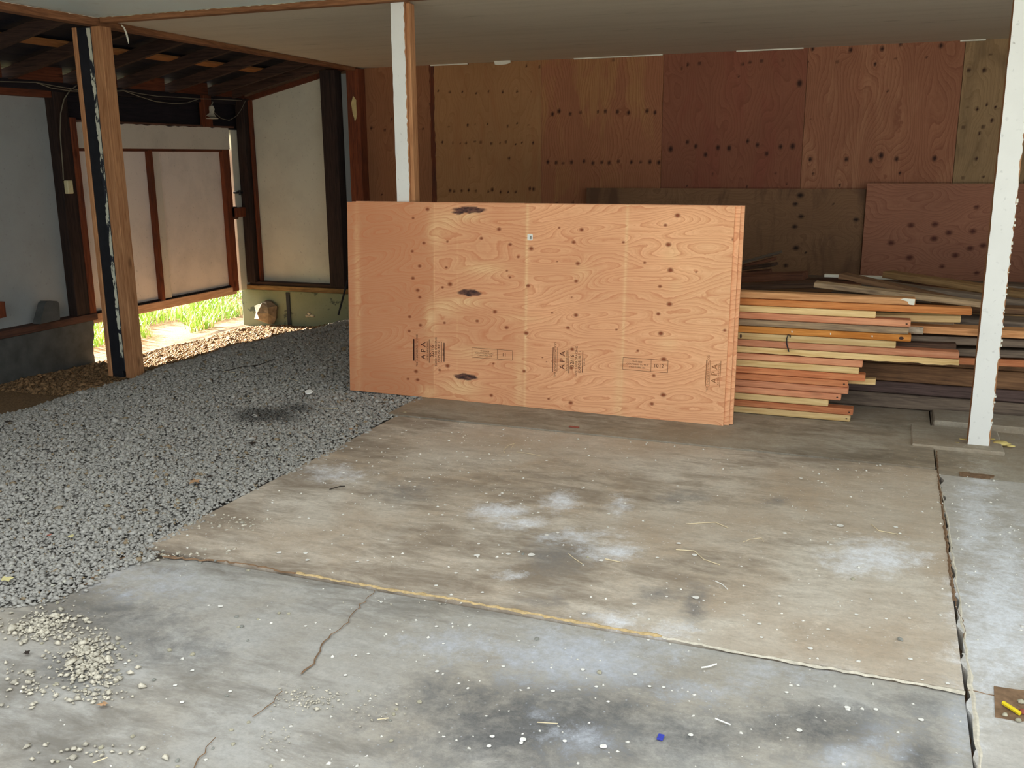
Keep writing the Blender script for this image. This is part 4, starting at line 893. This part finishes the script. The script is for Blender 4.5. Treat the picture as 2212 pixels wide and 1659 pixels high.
# ================================================================== SMALL THINGS
# electrical
pts = [at(0, -6.47, *p) for p in ((165, 185), (150, 196), (138, 215), (131, 245), (130, 290), (133, 330), (136, 365), (137, 388))]
tag(MB().tube(pts, .005).build('power_cable', M['wire']), 'grey cable curving down the dark stud to the switch box', 'cable')
q = at(0, -6.49, 146, 404)
sb = empty('switch_box', tuple(q)); tag(sb, 'small ivory switch box on the dark stud of the left wall', 'switch')
part('box', M['plastic_ivory'], sb, -6.50, -6.455, q[1]-.03, q[1]+.03, q[2]-.055, q[2]+.055, b=.006)
part('toggle', M['plastic_ivory'], sb, -6.455, -6.44, q[1]-.006, q[1]+.006, q[2]-.012, q[2]+.012, b=.002)
pts = [at(0, -6.42, *p) for p in ((0, 176), (40, 177), (78, 178), (120, 186), (168, 194), (235, 197), (267, 195), (300, 202), (340, 208), (380, 210), (426, 213), (460, 214), (522, 217))]
tag(MB().tube(pts, .004).build('overhead_wire', M['wire']), 'long thin wire strung along under the rafters of the left wall', 'wire')
pts = [at(0, -6.40, *p) for p in ((78, 178), (110, 190), (150, 196), (210, 199), (267, 196), (300, 208), (335, 219), (375, 224), (405, 222), (428, 214))]
tag(MB().tube(pts, .004).build('overhead_wire', M['wire']), 'second wire sagging below the first above the gate', 'wire')
pts = [at(0, -6.30, *p) for p in ((240, 130), (262, 124), (285, 108), (300, 90), (306, 78))]
tag(MB().tube(pts, .003).build('overhead_wire', M['wire']), 'short wire curving up to the beam beside the left post', 'wire')
pts = [at(0, -6.40, *p) for p in ((463, 243), (478, 256), (495, 260), (512, 250), (522, 235), (530, 218))]
tag(MB().tube(pts, .003).build('overhead_wire', M['wire']), 'thin wire looping from the lamp holder to the corner stud', 'wire')
q = at(0, -6.43, 457, 240); lh = empty('lamp_holder', tuple(q)); tag(lh, 'old porcelain lamp holder hanging on the short stud above the gate', 'lamp')
MB().tube([(q[0], q[1]-.01, q[2]-.055), (q[0], q[1], q[2]-.02), (q[0], q[1]+.005, q[2]+.02), (q[0], q[1], q[2]+.05)], [.052, .024, .028, .02], 10).build('socket', M['porcelain'], lh)
MB().tube([(q[0], q[1]+.0, q[2]-.075), (q[0], q[1], q[2]-.068)], [.06, .06], 12).build('rim', M['porcelain'], lh)
MB().tube([(q[0], q[1], q[2]+.05), (q[0]+.01, q[1]+.02, q[2]+.09)], .006).build('cord', M['wire'], lh)
# hanging paint curls
pts = [at(1, 5.5, *p) for p in ((262, 54), (268, 60), (273, 73), (276, 84), (278, 95))]
tag(MB().tube(pts, [.004, .006, .006, .006, .002], 4).build('paint_curl', M['flake']), 'white paint curl dangling from the side beam by the left post', 'paint')
# concrete chunk by the gate
q = at(2, -.22, 583, 692)
ck = blob('concrete_chunk', M['rock'], None, (0, 0, 0), .165, 12, (.86, .72, .78), 7, 6, .20, False); ck.location = (q[0]+.0, q[1]-.05, -.120); tag(ck, 'rough brown concrete chunk on the dirt beside the gate opening', 'rock')
for i, (a, b, r) in enumerate(((665, 682, .026), (675, 682, .022), (668, 677, .02))):
    q = at(1, 8.5, a, b); st_ = blob('stone', M['pebble'], None, (0, 0, 0), r, 40+i, (1.2, .8, .7)); st_.location = (q[0], 8.5, q[2]+.0); tag(st_, 'small pale stone at the foot of the bay wall', 'stone', 'pale stones by the bay wall')
# bar leaning in the corner
a = at(1, 8.60, 756, 585); b = at(1, 8.50, 731, 680)
tag(MB().tube([tuple(b), tuple(a)], .011, 6).build('iron_bar', M['metal_dark']), 'thin black iron bar leaning on the bay wall beside the plywood', 'bar')
# wedges on the left sill
def wedge(pp, mat, label, name='wedge_block'):
    P = [at(0, -6.47, *p) for p in pp]; tag(MB().prism([(p[1], p[2]) for p in P], 0, -6.52, -6.44).build(name, mat), label, 'block')
wedge([(80, 700), (92, 655), (97, 650), (118, 650), (122, 655), (124, 690)], M['foundation_l'], 'grey trapezoid block standing on the sill of the left wall')
wedge([(-8, 688), (-6, 651), (4, 651), (8, 684)], M['red_brown'], 'small reddish wooden block on the sill at the left edge')

# leaves, twigs, litter on the ground
def gz(x, y): return float(height(np.array(x), np.array(y))) if x < -2.7 else 0.0
def leaf(px, py, size, mat, label, seed, cat='leaf', name='dry_leaf'):
    z = 0.008; q = at(2, z, px, py); h = gz(q[0], q[1])+(.018 if q[0] < -2.7 else .003)
    q = at(2, h, px, py); rr = random.Random(seed); n = 11; vs = [(0, 0, size*.22)]
    for i in range(n):
        t = 2*math.pi*i/n; k = size*(1 if i % 2 else .66)*rr.uniform(.75, 1.15); vs.append((k*math.cos(t), k*.7*math.sin(t), size*.2*rr.random()))
    o = link(name, mesh(name, vs, [(0, 1+i, 1+(i+1) % n) for i in range(n)], mat)); o.location = (q[0], q[1], h); o.rotation_euler = (0, 0, rr.uniform(0, 6)); tag(o, label, cat); return o
leaf(420, 1041, .042, M['leaf_tan'], 'curled tan leaf lying in the middle of the gravel', 1)
leaf(15, 1251, .032, M['leaf_yellow'], 'pale yellow leaf on gravel at the left edge', 2)
leaf(545, 958, .03, M['leaf_dark'], 'dark dead leaf on gravel below the wet patch', 3)
leaf(453, 1030, .022, M['leaf_dark'], 'tiny dark leaf right of the tan leaf', 4)
leaf(20, 912, .04, M['leaf_dark'], 'flattened dark leaf on gravel far left', 5)
leaf(758, 927, .022, M['leaf_tan'], 'small rusty leaf at the gravel edge near the plywood', 6)
leaf(155, 1158, .02, M['leaf_yellow'], 'small yellow leaf on gravel above the slab corner', 7)
leaf(107, 1156, .016, M['red_bit'], 'tiny red leaf on gravel left of the yellow one', 8)
leaf(58, 1410, .016, M['leaf_dark'], 'small black seed pod left of the spilled gravel', 9, 'pod', 'seed_pod')
leaf(418, 925, .02, M['leaf_dark'], 'small dark leaf left of the wet patch', 10)
leaf(222, 1522, .018, M['leaf_tan'], 'orange bark chip on the slab near the spilled gravel', 11, 'chip', 'bark_chip')
def stick(pp, r, mat, label, name='twig', dz=.004, cat='twig', group=None):
    P = []
    for a, b in pp:
        q = at(2, 0, a, b); h = gz(q[0], q[1])+(.014 if q[0] < -2.7 else dz); q = at(2, h, a, b); P.append((q[0], q[1], q[2]))
    return tag(MB().tube(P, r*.55, 5).build(name, mat), label, cat, group)
stick([(480, 803), (520, 793), (560, 788), (595, 775)], .005, M['leaf_dark'], 'dark twig on the gravel in front of the sunlit dirt')
stick([(481, 802), (508, 805)], .003, M['straw'], 'pale straw at the left end of the dark twig')
stick([(624, 817), (648, 824)], .003, M['straw'], 'pale straw on gravel left of the plywood corner')
stick([(690, 881), (730, 882)], .003, M['straw'], 'pale straw right of the wet patch')
stick([(652, 862), (660, 848), (667, 838)], .004, M['rust'], 'rusty stick standing out of the gravel by the white lid')
q = at(2, .02, 667, 847); o = link('lid', MB().tube([(0, 0, 0), (0, 0, .006)], [.026, .024], 12).build('lid', M['petal']).data); bpy.data.objects.remove(bpy.data.objects['lid'])
o.name = 'lid'; o.location = (q[0], q[1], .02); o.rotation_euler = (.25, .1, 0); tag(o, 'small white plastic lid on the gravel above the wet patch', 'lid')
stick([(712, 1057), (735, 1050), (745, 1050)], .004, M['leaf_dark'], 'short dark twig on the slab near the gravel edge')
stick([(1090, 978), (1088, 972), (1098, 962), (1111, 958), (1104, 968)], .0025, M['straw'], 'bent white straw loop on the slab below the plywood')
stick([(1116, 976), (1145, 980), (1170, 985)], .002, M['straw'], 'long thin straw right of the bent straw loop')
stick([(1482, 1132), (1510, 1130), (1545, 1128), (1573, 1140)], .003, M['straw'], 'curved pale straw on the slab right of centre')
stick([(1605, 1171), (1620, 1165), (1645, 1162), (1650, 1170)], .002, M['straw'], 'short arched straw on the right half of the slab')
stick([(1882, 1132), (1898, 1146), (1940, 1154)], .003, M['straw'], 'long bent straw near the right joint')
stick([(1228, 1196), (1240, 1206), (1258, 1218)], .003, M['straw'], 'straw beside the brown stain in the middle')
stick([(1307, 1207), (1340, 1214)], .004, M['straw'], 'thick pale straw right of the brown stain')
stick([(1460, 1187), (1500, 1190), (1520, 1208), (1555, 1220)], .0035, M['straw'], 'pale root-like straw in the centre right of the slab')
stick([(1160, 1560), (1205, 1563)], .003, M['straw'], 'cream matchstick-sized splinter on the dark oily patch')
stick([(815, 1554), (840, 1551)], .003, M['straw'], 'cream splinter among chips on the front slab')
stick([(200, 1648), (232, 1636)], .003, M['straw'], 'cream splinter at the bottom left of the slab')
stick([(1515, 1302+140), (1530, 1440), (1548, 1434)], .005, M['petal'], 'white smear-like splinter below the joint')
stick([(1545, 1552), (1565, 1560), (1578, 1565)], .004, M['petal'], 'pale blue-white splinter on the front slab')
stick([(1545, 1255), (1560, 1262), (1572, 1273)], .0035, M['petal'], 'white comma-shaped splinter on the main slab')
q = at(2, 0, 1240, 926); tag(MB().box(q[0]-.03, q[0]+.03, q[1]-.008, q[1]+.008, .007, .013, b=.002).build('red_chip', M['red_bit']), 'flat red-brown wood chip in front of the leaning plywood', 'chip')
q = at(2, 0, 2183, 1537); tag(MB().tube([(q[0]-.018, q[1]+.02, .012), (q[0]+.02, q[1]-.02, .010)], .006).build('yellow_stub', M['yellow_bit']), 'bright yellow stub lying in the broken hole at the right', 'stub')
q = at(2, 0, 1427, 1592); tag(MB().box(q[0]-.008, q[0]+.008, q[1]-.012, q[1]+.012, -.003, .002, b=.001).build('plastic_scrap', M['blue_bit']), 'tiny blue and white plastic scrap on the front slab', 'scrap')
for i, (a, b, r) in enumerate(((2210, 1542, .012), (2206, 1520, .010), (2170, 1548, .008), (2200, 1560, .008))):
    q = at(2, 0, a, b); o = blob('stone', M['pebble'] if i else M['red_bit'], None, (0, 0, 0), r, 60+i); o.location = (q[0], q[1], .006); tag(o, 'small stone in the broken hole at the right edge', 'stone', 'stones in the broken hole')
# larger pebbles on the slab
pebm = [blob('pebble', M[m_], None, (0, 0, 0), 1, 70+i, (1, .8, .55), 7, 5, .18, False) for i, m_ in enumerate(('pebble', 'pebble_grey', 'pebble'))]
PEB = [(122, 1474, 8), (332, 1466, 10), (264, 1395, 9), (254, 1387, 8), (284, 1410, 7), (294, 1414, 6), (253, 1446, 9), (249, 1428, 6), (250, 1470, 8), (206, 1435, 9), (218, 1450, 9), (196, 1448, 8), (168, 1455, 9), (154, 1483, 8), (183, 1487, 8), (118, 1477, 8),
       (212, 1475, 8), (90, 1387, 7), (124, 1300, 8), (26, 1171, 8), (103, 1190, 8), (218, 1612, 11), (195, 1623, 7), (158, 1630, 6), (125, 1642, 8), (384, 1640, 10), (383, 1652, 8), (286, 1588, 10), (511, 1330, 9), (602, 1322, 8), (623, 1323, 8), (522, 1351, 10),
       (515, 1352, 7), (557, 1335, 7), (535, 1381, 7), (366, 1402, 10), (416, 1411, 11), (490, 1500, 8), (504, 1604, 9), (500, 1574, 9), (460, 1613, 7), (537, 1557, 8), (585, 1652, 9), (1160, 1378, 11), (850, 1540, 9), (856, 1529, 8), (843, 1553, 7), (845, 1597, 9),
       (775, 1489, 7), (432, 1214, 9), (536, 1230, 8), (350, 1196, 8), (465, 1212, 6), (1295, 1450, 12), (283, 1206, 8), (1945, 1383, 12), (1843, 1252, 9), (1270, 1205, 7), (1130, 1198, 8), (906, 1514, 11)]
for i, (a, b, s) in enumerate(PEB):
    q = at(2, 0, a, b); sc = s/2/F*np.linalg.norm(q-CP)*1.1; src = pebm[i % 3]; o = src if i < 3 else src.copy()
    if i >= 3: COL.objects.link(o)
    o.scale = (sc, sc, sc); o.location = (q[0], q[1], sc*.3-(.006 if q[1] < 2.74 else 0)); o.rotation_euler = (0, 0, i*1.7)
    tag(o, 'small pale pebble lying loose on the concrete floor', 'pebble', 'loose pebbles on the concrete floor')
# white petals
ring = [(math.cos(t)*1.0, math.sin(t)*.72, .05*math.sin(2*t)+.08) for t in np.linspace(0, 2*math.pi, 11)[:-1]]
pet = link('petal', mesh('petal', ring+[(0, 0, .14)], [(i, (i+1) % 10, 10) for i in range(10)], M['petal']))
BIG = [(1063, 1588, 8), (1056, 1609, 8), (1126, 1602, 7), (1220, 1598, 7), (1303, 1610, 12), (944, 1448, 7), (1259, 1444, 7), (1194, 1490, 7), (1288, 1481, 6), (943, 1351, 6), (1087, 1437, 6), (1492, 1585, 8), (1727, 1575, 9), (1831, 1526, 9), (1699, 1493, 6), (1724, 1478, 5),
       (1434, 1482, 6), (1403, 1480, 6), (1372, 1454, 6), (1261, 1327, 7), (824, 1298, 6), (942, 1266, 6), (1042, 1281, 6), (1122, 1281, 5), (1370, 1306, 7), (1640, 1349, 7), (1789, 1361, 6), (1850, 1329, 6), (1750, 1402, 8), (1684, 1289, 6), (1130, 1595, 11), (1098, 1198, 8),
       (1030, 1201, 10), (1148, 1200, 12), (985, 1239, 6), (914, 1215, 5), (771, 1215, 6), (795, 1212, 5), (1500, 1200, 9), (1298, 1212, 8), (1815, 1137, 12), (1730, 1034, 6), (1695, 1153, 6), (1935, 1140, 7), (664, 1211, 7), (660, 1196, 7), (603, 1195, 8), (477, 1308, 7),
       (474, 1307, 5), (378, 1478, 6), (415, 1446, 6), (497, 1491, 6), (393, 1514, 7), (270, 1431, 5), (746, 1456, 6), (660, 1350, 5), (795, 1410, 5), (768, 1414, 5), (958, 1388, 5), (1121, 1382, 5), (838, 970, 5), (869, 936, 5), (822, 948, 5), (1008, 988, 6), (1066, 995, 6),
       (1181, 996, 5), (1050, 1067, 5), (1079, 1071, 5), (1199, 1056, 5), (1258, 1056, 5), (1350, 1088, 5), (1464, 1051, 5), (1465, 1085, 5), (1315, 1111, 5), (1466, 1175, 8), (1420, 1206, 6), (1205, 1152, 5), (1181, 1157, 6), (1034, 1176, 5), (1520, 1298, 5), (1503, 1292, 11),
       (1606, 1330, 6), (1380, 1330, 5), (1645, 1378, 6), (1400, 1380, 5), (2047, 1478, 6), (1992, 1470, 5), (1990, 1552, 8), (1892, 1530, 7), (1965, 1337, 5), (1914, 1338, 5), (1966, 1425, 7), (1830, 1150, 4), (1440, 1290, 5)]
for i, (a, b, s) in enumerate(BIG):
    q = at(2, 0, a, b); sc = s/2/F*np.linalg.norm(q-CP)*1.35; o = pet if i == 0 else pet.copy()
    if i: COL.objects.link(o)
    o.scale = (sc, sc*1.3, sc); o.location = (q[0], q[1], -.0035 if q[1] < 2.74 else .0025); o.rotation_euler = (0, 0, i*.9)
    tag(o, 'small white petal lying flat on the concrete floor', 'petal', 'white petals scattered on the concrete floor')
def crumbs():
    n = 2600; x = -2.6+3.2*rng.random(n); y = 1.4+3.6*rng.random(n)**.8; w_ = np.sin(x*2.1)*np.sin(y*1.7+1)
    k = rng.random(n) < .35+.3*w_; x, y = x[k], y[k]; n = len(x); R = np.minimum(rng.lognormal(math.log(.0042), .55, n), .008)
    z = np.where(y < 2.75, -.006, .0); col = np.array(C(250, 246, 234))[None]*rng.uniform(.75, 1.05, n)[:, None]
    stones('crumb_litter', np.stack([x, y, z+R*.1], 1), R, col, 'tiny white crumbs and specks strewn over the concrete floor', 'litter')
crumbs()
